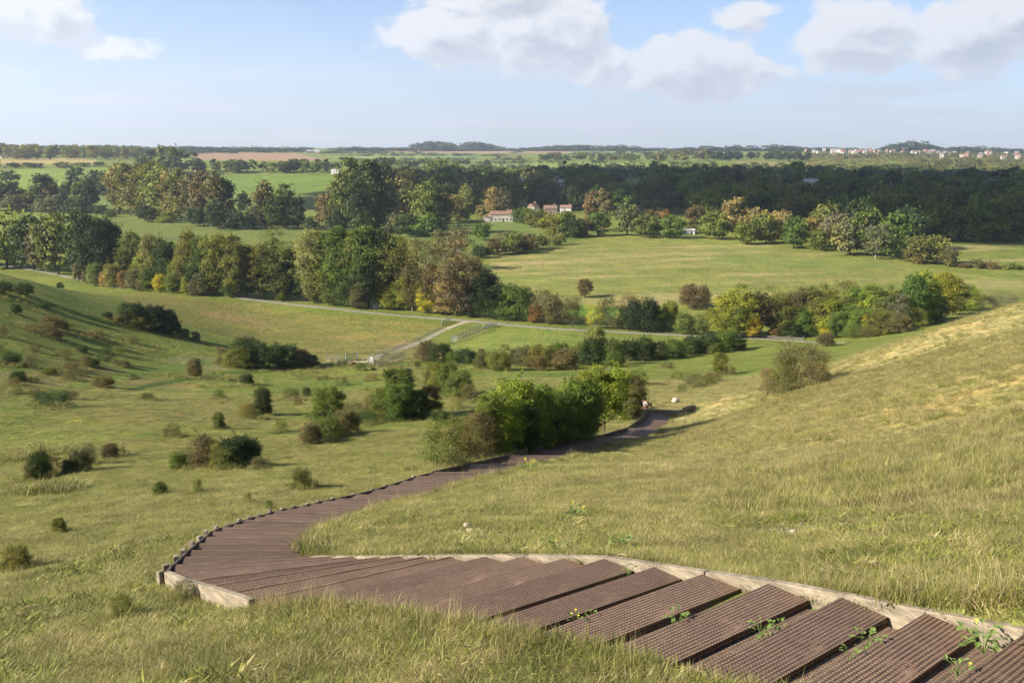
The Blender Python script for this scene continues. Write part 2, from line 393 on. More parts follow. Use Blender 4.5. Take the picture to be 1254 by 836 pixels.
# ---------------------------------------------------------------- the ground sheet with its fields
def field_colours():
    t = Y*cT-Z1*sT; t = np.where(t < .1, .1, t)
    U = CX+F*X/t; V = CY-F*(Y*sT+Z1*cT)/t; front = Y > .5
    R_ = np.hypot(X, Y)
    C = np.empty(X.shape+(4,)); C[...] = (.150,.172,.034,.5)
    def blend(mask, col, lump=.5):
        mask = np.clip(mask, 0, 1)[...,None]; C[...] = C*(1-mask)+np.array(tuple(col)+(lump,))*mask
    def poly(P, y0, y1, col, lump=.4, soft=0):
        ins = np.zeros(X.shape, bool); n = len(P)
        wu = U+(fbm(X, Y, 30, 3)*soft if soft else 0); wv = V+(fbm(X+300, Y, 30, 3)*soft*.4 if soft else 0)
        j = n-1
        for i in range(n):
            xi, yi = P[i]; xj, yj = P[j]
            if yi != yj:
                c_ = ((yi > wv) != (yj > wv)) & (wu < (xj-xi)*(wv-yi)/(yj-yi)+xi); ins ^= c_
            j = i
        m = ins & front & (Y > y0) & (Y < y1); blend(m.astype(float), col, lump)
    sm = lambda a,b,v: np.clip((v-a)/(b-a), 0, 1)**2*(3-2*np.clip((v-a)/(b-a), 0, 1))
    # own hillside: straw on the upper right slope, greener and rougher towards the steps
    n5 = fbm(X, Y, 9, 4); right = sm(-.02, .22, X/(np.abs(Y)+4)+.10*n5)*sm(9, 22, R_+4*n5)*(1-sm(75, 120, R_))
    blend(sm(60, 20, R_)*.0+right*(.85), (.34,.285,.125), .8)
    nearg = (1-sm(12, 26, R_)); blend(nearg*.6, (.12,.125,.045), .6)
    # left flank: rougher tussock patches, brown bracken bits
    lf = sm(.1, .45, fbm(X+70, Y, 24, 4))*(Y > 60)*(Y < 190)*(X < 0); blend(lf*.85, (.185,.15,.06), .9)
    sw = sm(.0, .5, fbm(X-20, Y+55, 15, 3))*(R_ > 22)*(R_ < 120); blend(sw*.6, (.10,.135,.026), .3)
    # smooth sheep-grazed slope left of the steps
    blend(((U<430)&(V>560)&(V<720)&(Y>9)&(Y<60)).astype(float)*.35, (.145,.165,.042), .35)
    # hay field beside the lane, browner in bands
    poly([(150,352),(285,372),(420,388),(548,398),(470,436),(400,441),(300,415),(215,395),(150,370)], 140, 260, (.185,.17,.046), .5)
    bb = sm(.0,.45,fbm(X*.6+Y*.3, Y, 26, 4))*((U>240)&(U<540)&(V>372)&(V<440)&(Y>140)&(Y<256)); blend(bb*.85, (.235,.175,.075), .6)
    poly([(548,425),(600,402),(700,406),(850,414),(800,424),(690,432),(600,436)], 160, 225, (.17,.195,.042), .3)
    # water meadow behind the lane
    poly([(560,392),(612,325),(640,316),(690,300),(745,288),(870,293),(1000,308),(1254,345),(1254,372),(1150,400),(900,420)], 222, 620, (.178,.185,.046), .5)
    stp = np.clip(fbm(X*.12+Y*.05, Y*1.1-X*.25, 9, 3)*1.6, 0, 1)*((Y>250)&(Y<470)&(U>600)&(V>300)); blend(stp, (.31,.255,.115), .6)
    poly([(860,318),(940,310),(1100,326),(1000,330)], 250, 620, (.165,.185,.045), .3, 14)
    poly([(690,372),(760,376),(752,390),(680,386)], 200, 620, (.12,.19,.03), .1)
    poly([(132,262),(240,272),(380,282),(560,290),(560,330),(130,330)], 350, 640, (.135,.155,.04), .4)
    poly([(470,262),(600,268),(740,282),(690,300),(600,318),(480,300)], 430, 650, (.135,.165,.04), .2)
    poly([(120,235),(142,235),(142,262),(120,262)], 500, 900, (.15,.18,.05), .1)
    # fields across the valley
    poly([(0,201),(0,190.5),(118,195),(118,202)], 900, 2300, (.33,.25,.10), .1)
    poly([(0,222),(20,208),(95,205),(140,206),(110,224),(60,236),(0,236)], 850, 1400, (.18,.225,.045), .1)
    poly([(190,212),(280,215),(425,212),(470,216),(430,236),(270,236)], 900, 1500, (.135,.185,.032), .2)
    poly([(236,187),(300,186.6),(360,187.5),(405,197),(330,197),(236,196)], 1200, 3200, (.30,.185,.11), .2)
    poly([(400,190),(530,187.5),(600,188),(560,197),(430,197)], 1500, 3300, (.19,.23,.065), .1)
    poly([(470,184.6),(700,184.6),(700,187.6),(500,187.2)], 2300, 4600, (.31,.20,.12), .2)
    poly([(555,207),(640,199),(720,199),(860,203),(850,211),(700,209)], 1300, 2600, (.19,.235,.06), .1)
    poly([(690,190),(760,184.5),(850,184.5),(840,190)], 2300, 4500, (.21,.24,.075), .1)
    poly([(900,197),(1010,200),(1254,214),(1254,232),(1150,222),(1010,212),(900,204)], 1200, 2700, (.225,.20,.075), .6)
    # trodden ground around the gates, dry edge by the bushes, chalk patches on the bank
    poly([(424,444),(452,436),(462,447),(430,449)], 110, 200, (.24,.18,.115), .4)
    for px, py, w, h in ((572,652,20,17),(968,648,36,18),(500,662,10,5),(300,441,120,6),(250,449,60,4)):
        d = ((U-px)/w)**2+((V-py)/h)**2+.5*fbm(X, Y, .5 if Y.size and h > 6 and py > 500 else 6, 3)
        blend((1-sm(.3, 1.1, d))*front*(.85), (.42,.34,.26) if py > 500 else (.27,.21,.11), .6)
    # shallow lynchet line running up the combe
    wl = ((V-(520-(U)*.165-18*np.sin(U/140)))/2.6)**2; blend(np.exp(-wl)*(U<560)*(Y>50)*(Y<150)*.9*front, (.05,.08,.014), .2)
    wl = ((V-(496-(U)*.150-14*np.sin(U/140)))/7)**2; blend(np.exp(-wl)*(U<520)*(Y>50)*(Y<150)*.7*front, (.125,.185,.028), .1)
    wl = ((V-(600-(U-180)*.0-.006*(U-60)**2+40))/1.6)**2; blend(np.exp(-wl)*(U<190)*(U>100)*(Y>20)*(Y<60)*.5*front, (.075,.1,.02), .2)
    return C
ZC = field_colours()
i_, j_ = np.meshgrid(np.arange(NR-1), np.arange(NA-1), indexing='ij')
a_ = (i_*NA+j_).ravel(); FQ = np.stack([a_, a_+NA, a_+NA+1, a_+1], 1)
gm = mesh_np('ground', np.stack([X,Y,Z1], -1).reshape(-1,3), FQ, [M['ground']], smooth=True, vcol=ZC.reshape(-1,4))
ground = link(bpy.data.objects.new('ground', gm)); tag(ground, kind='structure')

def strip(name, line, width, mat, lift=.05, step=2.0, kind='structure', n=6):
    """a path sheet draped on the ground along (px, py) points of the map"""
    P = [G(*p)[:2] if len(p) == 2 else np.array(p[:2]) for p in line]
    D = [P[0]]
    for a, b in zip(P[:-1], P[1:]):
        L = np.linalg.norm(b-a); m = max(1, int(L/step))
        for i in range(1, m+1): D.append(a+(b-a)*i/m)
    D = np.array(D); k_ = max(3, int(8/step)); pad = np.pad(D, ((k_,k_),(0,0)), 'edge'); S_ = np.array([pad[i:i+2*k_+1].mean(0) for i in range(len(D))])
    S_[0], S_[-1] = D[0], D[-1]
    T = np.gradient(S_, axis=0); T /= np.linalg.norm(T, axis=1)[:,None]+1e-9; Nn = np.stack([-T[:,1], T[:,0]], 1)
    cols = np.linspace(-.5, .5, n+1); wob = 1+.15*fbm(S_[:,0], S_[:,1], 12, 2)
    XY = S_[:,None]+Nn[:,None]*(cols[None,:,None]*width*wob[:,None,None]); Zs = H(XY[...,0], XY[...,1])
    edge = (np.abs(cols) > .49)[None]*lift*1.4
    V_ = np.concatenate([XY, (Zs+lift-edge)[...,None]], -1).reshape(-1,3)
    i2, j2 = np.meshgrid(np.arange(len(S_)-1), np.arange(n), indexing='ij'); q = (i2*(n+1)+j2).ravel()
    me = mesh_np(name, V_, np.stack([q, q+1, q+n+2, q+n+1], 1), [mat], smooth=True)
    o = link(bpy.data.objects.new(name, me)); return tag(o, kind=kind)
M['lane'] = simple('lane_surface', (.19,.175,.14), .9, .3, .5, .02)
M['track'] = simple('chalk_track', (.30,.25,.17), .95, .35, .6, .03)
LANE = [(285,363),(340,370),(420,380),(500,387),(560,391),(620,398),(700,404),(800,409),(880,413),(960,415),(1040,419)]
strip('road', LANE, 2.5, M['lane'], .10)
strip('farm_track', [(452,443),(500,424),(540,405),(562,396),(575,393)], 1.9, M['track'], .09)
strip('footpath', [(400,441),(430,441),(452,443)], 1.6, M['track'], .08)
strip('hill_track', [(-60,318),(0,324),(60,334),(110,345),(150,353)], 2.2, M['lane'], .08)
# ---------------------------------------------------------------- the stairway
def tread_mat(name, base, hole, cell_u=.027, cell_v=.031, wire=.60):
    m, t, out = new_mat(name)
    uv = t.n('ShaderNodeUVMap', uv_map='UVMap').outputs[0]; pos = t.n('ShaderNodeNewGeometry').outputs['Position']
    sx = t.n('ShaderNodeSeparateXYZ'); t.nt.links.new(uv, sx.inputs[0])
    wob = t.noise(pos, 3.0, 2); 
    def bars(c, cell, w, off):
        v = t.math('FRACT', t.math('ADD', t.math('DIVIDE', c, cell), t.math('MULTIPLY', wob, off)))
        v = t.math('ABSOLUTE', t.math('SUBTRACT', v, .5)); return t.mr(v, .5-w*.5-.08, .5-w*.5+.08, 0, 1, True)
    bu = bars(sx.outputs[0], cell_u, .70, .8); bv = bars(sx.outputs[1], cell_v, wire, .5)
    g = t.math('MULTIPLY', t.mr(bu, 0, 1, .22, 1), bv)
    worn = t.noise(t.n('ShaderNodeMapping', ins={'Vector':uv,'Scale':(.9,2.4,1)}).outputs[0], 2.0, 5, .7)
    g = t.math('MAXIMUM', g, t.mr(worn, .56, .70, 0, .8))
    n1 = t.noise(pos, 1.3, 5, .65); n2 = t.noise(pos, 14, 4, .7); n3 = t.noise(pos, 60, 2, .6)
    c1 = t.mix(t.mr(n1, .35, .65), base, tuple(b*1.35 for b in base)); c1 = t.mix(t.mr(n2, .55, .75), c1, (.22,.15,.105))
    c0 = t.mix(t.mr(n2, .4, .7), hole, tuple(b*2.2 for b in hole))
    c1 = t.scale(c1, t.mr(t.n('ShaderNodeObjectInfo').outputs['Random'], 0, 1, .72, 1.22)); c = t.mix(g, c0, c1); c = t.mix(t.mr(n3, .68, .78), c, (.38,.30,.22))
    p = t.n('ShaderNodeBsdfPrincipled', ins={'Base Color':c,'Roughness':.62,'Specular IOR Level':.35})
    h = t.math('ADD', g, t.math('MULTIPLY', n2, .6))
    bn = t.n('ShaderNodeBump', ins={'Height':h,'Strength':.7,'Distance':.008}); t.nt.links.new(bn.outputs[0], p.inputs['Normal'])
    t.nt.links.new(p.outputs[0], out.inputs[0]); return m
M['tread'] = tread_mat('netted_tread', (.155,.095,.060), (.038,.023,.015), .030, .034)
M['infill'] = tread_mat('netted_gravel', (.165,.112,.075), (.075,.050,.034), .034, .040, .45)
M['edge'] = simple('weathered_board', (.205,.168,.118), .92, .6, 1.6, .010, (1.2,1.2,7))
M['nosing'] = simple('worn_nosing', (.135,.088,.060), .9, .6, 3.0)
M['edge_dark'] = simple('stained_timber', (.085,.058,.045), .9, .45, 4.0, .005)
def prism(quad, zt, zb, name, mat, parent, su=1.0, ztv=None):
    """a four-cornered slab with metre UVs on its top; quad = right-up, left-up, left-down, right-down"""
    q = np.array(quad)[:,:2]; zt = [zt]*4 if np.isscalar(zt) else zt
    V_ = [(*q[i], zb if np.isscalar(zb) else zb[i]) for i in range(4)]+[(*q[i], zt[i]) for i in range(4)]
    Fc = [(4,5,6,7),(3,2,1,0),(0,1,5,4),(1,2,6,5),(2,3,7,6),(3,0,4,7)]
    me = bpy.data.meshes.new(name); me.from_pydata(V_, [], Fc); me.update(); me.materials.append(mat)
    ux = q[1]-q[0]; ux = ux/np.linalg.norm(ux); uy = np.array([-ux[1], ux[0]])
    l = me.uv_layers.new(name='UVMap')
    for p_ in me.polygons:
        for li in p_.loop_indices:
            v = np.array(V_[me.loops[li].vertex_index]); d = v[:2]-q[0]
            if p_.index < 2: l.data[li].uv = (float(d@ux), float(d@uy))
            else: l.data[li].uv = (float(d@ux), float(v[2]))
    o = link(bpy.data.objects.new(name, me), parent); return o
stair = empty('wooden_stairway', (0,0,0), 'long brown netted timber stairway bending down the grassy hill', 'stairway')
NSEG = len(SA)-1; n_tread = 0
for i in range(NSEG):
    a0_, b0_, a1_, b1_ = SA[i], SB[i], SA[i+1], SB[i+1]
    z0_, z1_ = a0_[2], a1_[2]
    jit = rng.normal(0, .008, 6)
    near_ = i < K0+20
    f = (.43 if i < K0+7 else .38 if i < K0+12 else .33) if near_ else .18
    w = (a0_-b0_)/np.linalg.norm((a0_-b0_)[:2]); w[2] = 0
    over = .02+abs(jit[2])
    fa = f+jit[0]*2; fb = f+jit[1]*2; ea = 1+jit[4]*1.2; eb = 1+jit[5]*1.2
    e0 = a0_+(a1_-a0_)*fa+w*over; e1 = b0_+(b1_-b0_)*fb-w*over; g0 = a0_+(a1_-a0_)*ea+w*over; g1 = b0_+(b1_-b0_)*eb-w*over
    drop = z0_-z1_; raise_ = .06 if near_ else .02
    up_ = (.015 if i < K0+12 else .045+jit[0]*1.6) if near_ else drop*.35
    zt = [z1_+up_+jit[3]*.6, z1_+up_+jit[2]*.6, z1_+jit[2]*.6, z1_+jit[3]*.6]
    prism([e0,e1,g1,g0], zt, [z-.07 for z in zt], 'tread', M['tread'], stair)
    # netted gravel between the treads
    h0 = a0_+(a1_-a0_)*(-.04); h1 = b0_+(b1_-b0_)*(-.04); k0_ = a0_+(a1_-a0_)*(fa+.05); k1_ = b0_+(b1_-b0_)*(fb+.05)
    zi = z1_+up_-raise_
    prism([h0,h1,k1_,k0_], [zi+.03,zi+.03,zi-.004,zi-.004], zi-.12, 'infill_strip', M['infill'], stair)
    if K0+7 < i < K0+37:
        n0 = a0_+(a1_-a0_)*(ea-.045)+w*over; n1 = b0_+(b1_-b0_)*(eb-.045)-w*over
        prism([n0,n1,g1,g0], [z+.010 for z in (zt[3],zt[2],zt[2],zt[3])], z1_-.05, 'nosing', M['nosing'], stair)
    if near_:
        r0 = a0_+(a1_-a0_)*(ea-.10); r1 = b0_+(b1_-b0_)*(eb-.10); q0 = a0_+(a1_-a0_)*(ea-.045); q1 = b0_+(b1_-b0_)*(eb-.045)
        prism([r0,r1,q1,q0], z1_-.073, z1_-.24, 'riser', M['edge_dark'], stair)
def edge_run(P, i0, i1, off, up, w, h, mat, name='edge_board', lab=None, per=3):
    """boards set on edge along one side; off is sideways, away from the treads"""
    i = i0
    while i < i1:
        j = min(i+per, i1); mb = MB()
        for k in range(i, j):
            o_ = []
            for kk in (k, k+1):
                ww = (SA[kk]-SB[kk])[:2]; ww = ww/np.linalg.norm(ww)
                o_.append(P[kk]+np.array([ww[0]*off, ww[1]*off, up]))
            if k == j-1: o_[1] = o_[0]+(o_[1]-o_[0])*.985
            mb.beam(o_[0], o_[1], w, h, 0)
        ob = mb.build(name, mat, stair, bevel=.008)
        if lab: ob['label'] = lab
        i = j
edge_run(SA, 0, K0+15, .085, .012, .075, .30, M['edge'], per=4)
edge_run(SA, K0+16, NSEG, .06, .03, .045, .2, M['edge_dark'], per=4)
edge_run(SB, K0+13, K0+36, -.085, .0, .04, .26, M['edge_dark'], per=3)
for i in range(K0+36, NS-1):
    mb = MB(); o_ = []
    for kk in (i, i+1):
        ww = (A[kk]-B[kk])[:2]; ww = ww/np.linalg.norm(ww); o_.append(B[kk]+np.array([-ww[0]*.10, -ww[1]*.10, .03]))
    mb.beam(o_[0], o_[1], .06, .55); mb.build('edge_board', M['edge_dark'], stair, bevel=.008)
edge_run(SB, K0+9, K0+13, -.08, .02, .075, .27, M['edge'], lab='pale outer board at the bend', per=4)
# short posts that hold the outer board
for i in list(range(K0+13, K0+36)):
    ww = (SA[i]-SB[i])[:2]; ww /= np.linalg.norm(ww); p = SB[i]+np.array([-ww[0]*.155, -ww[1]*.155, 0])
    mb = MB(); mb.box(-.04,.04,-.035,.035,-.45,.03); o = mb.build('post', M['edge'], stair, bevel=.008); o.location = p; o.rotation_euler = (0,0,random.uniform(0,3))
# sleepers at the foot of the steps
e = SA[-1]-SB[-1]; e = e/np.linalg.norm(e); fwd = np.array([-e[1], e[0], 0]); 
if fwd[1] < 0: fwd = -fwd
for q0_, q1_, dz, nm in ((-1.0, 2.2, .18, 'pale'), ):
    mb = MB(); p = SB[-1]+e*q0_+fwd*.25; q = SB[-1]+e*q1_+fwd*.25; p[2] = q[2] = SA[-1][2]+dz
    mb.beam(p, q, .22, .34); o = mb.build('timber_sleeper', M['edge'], None, bevel=.02); tag(o, 'pale timber sleeper laid across the foot of the stairway', 'sleeper')
mb = MB(); p = SB[-1]+e*2.35+fwd*.1; q = SB[-1]+e*3.2+fwd*.7; p[2] = float(H(p[0],p[1]))+.33; q[2] = float(H(q[0],q[1]))+.33
mb.beam(p, q, .25, .5); tag(mb.build('timber_sleeper', M['edge'], None, bevel=.02), 'short timber block right of the stairway foot, beside the pale boulder', 'sleeper')
HSPOT = [(634,230,6),(656,233,6),(681,234,6),(916,240,6),(992,233,6),(1023,236,6),(1055,252,7),(1081,239,6),(1101,239,6),(1078,254,6),(655,257,8),(676,257,9)]
# ---------------------------------------------------------------- foliage prototypes (unit height, unit width)
def leaf_quads(C, N, size, r, asp=.7, bias=.8):
    """leaf-sized quads at centres C leaning towards normals N"""
    n = len(C); rn = r.normal(size=(n,3)); rn /= np.linalg.norm(rn, axis=1)[:,None]
    d = N*bias+rn*(1-bias*.5); d /= np.linalg.norm(d, axis=1)[:,None]
    a = np.cross(d, r.normal(size=(n,3))); a /= np.linalg.norm(a, axis=1)[:,None]+1e-9; b = np.cross(d, a)
    s = (size*r.uniform(.6, 1.35, n))[:,None]*.5
    sx = s*r.uniform(.8,1.2,(n,1)); sy = s*asp
    V_ = np.stack([C-a*sx, C-b*sy+d*s*.15, C+a*sx, C+b*sy-d*s*.15], 1)
    return V_.reshape(-1,3)
def env(kind, h):
    if kind == 'round': return math.sqrt(max(0, 1-((h-.5)/.5)**2))
    if kind == 'oak': return max(0, math.sin(math.pi*min(1, max(0,(h-.08)/.94))**.8))**.6
    if kind == 'tall': return (.55+.45*math.sin(math.pi*min(1,(h-.02)*1.05)))*(1 if h < .85 else math.sqrt(max(0,1-((h-.85)/.16)**2)))*(1 if h > .12 else .55)
    if kind == 'cone': return max(.06, 1-h)*1.0
    if kind == 'bush': return math.sqrt(max(0, 1-(h*.97)**2.4))*(.85 if h < .1 else 1)
    if kind == 'arch': return math.sqrt(max(0, 1-((h-.55)/.5)**2))
    return 1
HR = {'round':(.09,.93),'oak':(.12,.93),'tall':(.05,.95),'cone':(.08,.95),'bush':(.06,.86),'arch':(.25,.92),'willow':(.1,.93)}
def crown_np(kind, nleaf, nclump, size, seed, hw=1.0, cr=.13, rag=.3):
    """hw = height / width of the finished tree, so that clumps and leaves stay even"""
    r = np.random.default_rng(seed); h0, h1 = HR[kind]
    cs = []
    lobes = [(r.uniform(0, 2*math.pi), r.uniform(.7, 1.12)) for _ in range(7)]
    tries = 0
    while len(cs) < nclump and tries < 5000:
        tries += 1
        h = r.uniform(h0, h1); a = r.uniform(0, 2*math.pi)
        e_ = env('round' if kind == 'willow' else kind, h)
        lb = max((.82+.22*math.cos(a-l[0]))*l[1] for l in lobes)
        q = r.uniform(.35, 1)**.5
        rad_ = .5*e_*q*min(1.08, lb)-cr*.35
        if r.random() > e_*.8+.25: continue
        cs.append((math.cos(a)*max(rad_,0), math.sin(a)*max(rad_,0), h, cr*r.uniform(.65-.15*rag, 1.4+.2*rag)*(1 if h < .8 else .8)))
    cs = np.array(cs); w_ = cs[:,3]**2; w_ /= w_.sum()
    k = r.choice(len(cs), nleaf, p=w_)
    sprig = r.random(nleaf) < .10*rag+.02; nsp = 40; sd = r.normal(size=(nsp,3)); sd[:,2] = abs(sd[:,2])+.2; sd /= np.linalg.norm(sd, axis=1)[:,None]; sc_ = r.integers(0, len(cs), nsp); sk = r.integers(0, nsp, nleaf); D = r.normal(size=(nleaf,3)); D /= np.linalg.norm(D, axis=1)[:,None]
    D[:,2] = np.where(D[:,2] < -.25, -D[:,2]*.6, D[:,2])
    rr = cs[k,3]*(r.random(nleaf)**.28)*(1+.25*r.normal(size=nleaf)*.6)*np.where(r.random(nleaf) < .10, 1.45, 1)
    P = cs[k,:3]+D*rr[:,None]*np.array([1,1,1/hw])
    q_ = r.random(nleaf)[:,None]; S_p = cs[sc_[sk],:3]+sd[sk]*(cs[sc_[sk],3][:,None]*(.6+1.5*q_))*np.array([1,1,1/hw])+r.normal(size=(nleaf,3))*.012
    P = np.where(sprig[:,None], S_p, P); P[:,2] = np.minimum(P[:,2], 1.06)
    out = P*np.array([1,1,.0])/(np.linalg.norm(P[:,:2], axis=1)[:,None]+.05)*.3
    V_ = leaf_quads(P*[1,1,hw], (D+out)/1.3, size, r)/[1,1,hw]
    V_[:,2] = np.maximum(V_[:,2], .002*r.random(len(V_)))
    crn = r.random(len(cs)); 
    return V_, r.random(nleaf), crn[k], cs
def crown_mesh(name, parts):
    V_ = np.concatenate([p[0] for p in parts]); n = len(V_)//4
    return mesh_np(name, V_, np.arange(n*4).reshape(n,4), [M['leaf']], fattr={'rnd':np.concatenate([p[1] for p in parts]),'clump':np.concatenate([p[2] for p in parts])})
def trunk_mb(cs, hw, seed, tr=.022, forks=7, top=.72, multi=False, base=.0):
    r = random.Random(seed); mb = MB()
    if not multi:
        p = [(0,0,-.03/hw*hw)]; x = y = 0
        for i in range(1, 6):
            x += r.uniform(-.018,.018); y += r.uniform(-.018,.018); p.append((x, y, top*i/5))
        mb.tube([(a,b,c) for a,b,c in p], [tr*1.35, tr, tr*.85, tr*.65, tr*.45, tr*.2], 7)
        for j in range(forks):
            c = cs[r.randrange(len(cs))]; k = r.randint(1, 4); s = p[k]
            if c[2] < s[2]: k = 1; s = p[1]
            mid = ((s[0]+c[0])/2+r.uniform(-.03,.03), (s[1]+c[1])/2+r.uniform(-.03,.03), s[2]+(c[2]-s[2])*.4)
            mb.tube([s, mid, tuple(c[:3])], [tr*.5, tr*.34, tr*.08], 5)
    else:
        for j in range(forks):
            c = cs[r.randrange(len(cs))]; a = r.uniform(0, 6.28); s = (math.cos(a)*.03, math.sin(a)*.03, -.03)
            mid = (c[0]*.45, c[1]*.45, c[2]*.5); mb.tube([s, mid, tuple(c[:3])], [tr*.7, tr*.45, tr*.1], 5)
    return mb
PROTO = {}
def proto(kind, lod, var, hw):
    """hw is rounded to a few classes"""
    hw = min((.35,.6,1.0,1.6,2.6,4.0), key=lambda v: abs(math.log(v/hw)))
    key = (kind, lod, var, hw)
    if key in PROTO: return PROTO[key]
    seed = hash((kind, var, int(hw*10), lod)) & 0 | (sum(map(ord, kind))*131+var*977+int(hw*10)*13+lod*7)
    nl, nc, sz = {0:(22000,80,.027),1:(17000,76,.030),2:(2400,38,.075),3:(560,18,.135)}[lod]
    sz = sz*(hw**.4)*(1.0)
    fullness = 1.0
    k2 = kind
    if kind == 'thin': k2 = 'round'; nl = int(nl*.42); sz *= .8; nc = int(nc*1.1)
    if kind == 'thinbush': k2 = 'bush'; nl = int(nl*.45); sz *= .8
    if hw > 1.3: nl = int(nl*1.25); nc = int(nc*1.3)
    if hw < .7: nc = int(nc*1.2)
    rag = {'bush':1,'thinbush':1.4}.get(kind, .35)
    part = crown_np(k2, nl, nc, sz, seed, hw, rag=rag, cr= {'tall':.17,'cone':.13}.get(k2, .135)*(1.12 if lod > 1 else 1)*(1.15 if hw > 1.3 else 1))
    cs = part[3]
    me = crown_mesh('crown', [part])
    multi = k2 == 'bush'
    tm = trunk_mb(cs, hw, seed, .020 if not multi else .011, (9 if kind != 'thin' else 22) if lod < 2 else 3, .75, multi) 
    tme = tm.mesh('trunk', [M['bark'] if kind != 'thin' else M['bark_pale']]) if tm else None
    PROTO[key] = (me, tme); return PROTO[key]
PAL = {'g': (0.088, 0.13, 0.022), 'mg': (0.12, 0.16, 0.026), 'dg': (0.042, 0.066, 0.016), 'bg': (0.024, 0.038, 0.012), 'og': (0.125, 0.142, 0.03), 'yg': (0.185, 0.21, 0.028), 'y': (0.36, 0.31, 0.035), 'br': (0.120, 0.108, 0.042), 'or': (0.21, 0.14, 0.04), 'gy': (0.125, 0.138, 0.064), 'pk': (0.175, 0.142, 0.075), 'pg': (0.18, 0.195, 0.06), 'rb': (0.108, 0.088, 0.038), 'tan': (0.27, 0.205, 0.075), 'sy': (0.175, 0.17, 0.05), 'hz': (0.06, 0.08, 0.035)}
CW = {'g':'green','mg':'mid green','dg':'dark green','bg':'very dark green','og':'olive green','yg':'yellow-green','y':'bright yellow','br':'brown-leaved','or':'rust-orange','gy':'grey-green','pk':'pinkish brown','pg':'pale green','rb':'reddish brown','tan':'golden tan','sy':'straw-olive','hz':'hazy green'}
BUSH = []
def put_tree(p, h, w, kind, col, lab, cat, name, group=None, lod=None, dz=0, parts=True):
    dist = math.hypot(p[0], p[1])
    if lod is None: lod = 0 if dist < 115 else 1 if dist < 330 else 2 if dist < 900 else 3
    me, tme = proto(kind, lod, random.randrange(3), h/w)
    c = PAL[col] if isinstance(col, str) else col
    j = [random.uniform(.88, 1.12) for _ in range(3)]; c = (c[0]*j[0], c[1]*j[1]*.5+c[1]*.5, c[2]*j[2], 1)
    rz = random.uniform(0, 6.28)
    if kind in ('bush','thinbush') and dist < 190: BUSH.append((p[0], p[1], w, dist))
    if parts and tme is not None:
        o = empty(name, (p[0], p[1], p[2]+dz), lab, cat, group, rz); o.scale = (w, w, h)
        cr = link(bpy.data.objects.new('crown', me), o); cr.color = c
        link(bpy.data.objects.new('trunk' if kind not in ('bush','thinbush') else 'stem', tme), o)
    else:
        o = link(bpy.data.objects.new(name, me)); o.location = (p[0], p[1], p[2]+dz); o.scale = (w, w, h); o.rotation_euler = (0,0,rz); o.color = c
        tag(o, lab, cat, group)
    return o
def px_tree(px, top, base, wpx, kind, col, lab=None, cat='tree', name='broadleaf_tree', group=None, tmin=0, lod=None):
    p = G(px, base, tmin); t_ = p[1]*cT-p[2]*sT
    # height from the picture's top edge at that distance
    b = -(top-CY)/F; dy, dz = cT+b*sT, -sT+b*cT; ztop = dz*p[1]/dy
    h = max(.3, ztop-p[2]); w = wpx*t_/F
    if len(lab.replace('-', ' ').split()) > 15: lab = lab.replace(' from the left', '').replace('spreading tree','tree')+', counted leftwise'
    return put_tree(p, h*1.03, w*1.06, kind, col, lab, cat, name, group, lod)
ORD = ['','second ','third ','fourth ','fifth ','sixth ','seventh ','eighth ','ninth ','tenth ','eleventh ','twelfth ','thirteenth ','fourteenth ','fifteenth ','sixteenth ','seventeenth ','eighteenth ','nineteenth ','twentieth ']
KW = {'round':'tree','oak':'spreading tree','tall':'tall tree','cone':'conical tree','bush':'bush','thin':'thin-leaved tree','thinbush':'twiggy bush','arch':'tree'}
def row(rows, where, group=None, tmin=0, name=None):
    """rows: (px, top, base, width, kind, colour); labels count like ones from the left"""
    rows = sorted(rows, key=lambda r_: r_[0]); seen = {}; tot = {}
    for r_ in rows: tot[(r_[4], r_[5])] = tot.get((r_[4], r_[5]), 0)+1
    for r_ in rows:
        k = (r_[4], r_[5]); i = seen.get(k, 0); seen[k] = i+1
        lab = f"{CW[r_[5]]} {KW[r_[4]]} {where}" if tot[k] == 1 else f"{ORD[i] or 'leftmost '}{CW[r_[5]]} {KW[r_[4]]}{' from the left' if i else ''} {where}"
        bush = r_[4] in ('bush','thinbush')
        px_tree(r_[0], r_[1], r_[2], r_[3], r_[4], r_[5], lab, 'bush' if bush else 'tree', name or ('shrub' if bush else 'poplar_tree' if r_[4] == 'tall' else 'conifer_tree' if r_[4] == 'cone' else 'broadleaf_tree'), group, tmin)

# --- belt behind the lane, from the left
row([(8,258,328,62,'round','yg'),(-25,255,325,60,'round','g'),(42,264,331,46,'oak','dg'),(72,262,336,44,'round','og'),(58,275,333,40,'oak','br'),(98,262,341,42,'oak','dg'),(118,264,346,44,'round','bg'),(132,268,347,38,'round','bg'),(104,292,342,34,'round','dg'),(25,285,328,34,'round','mg')],
    'in the copse at the left edge', 'trees of the left-hand copse', 200)
row([(166,286,347,40,'oak','og'),(152,298,346,26,'round','g'),(192,288,352,36,'round','sy'),(181,308,352,30,'bush','yg'),(210,296,356,34,'round','dg'),(232,286,359,40,'oak','og'),(252,291,360,36,'round','g'),(268,288,361,44,'oak','og'),(291,290,363,38,'oak','og'),(303,302,364,34,'round','bg'),(243,312,360,30,'bush','dg'),(222,315,358,26,'bush','g')],
    'in the hedgerow belt above the hay field', 'trees of the hedgerow belt', 200)
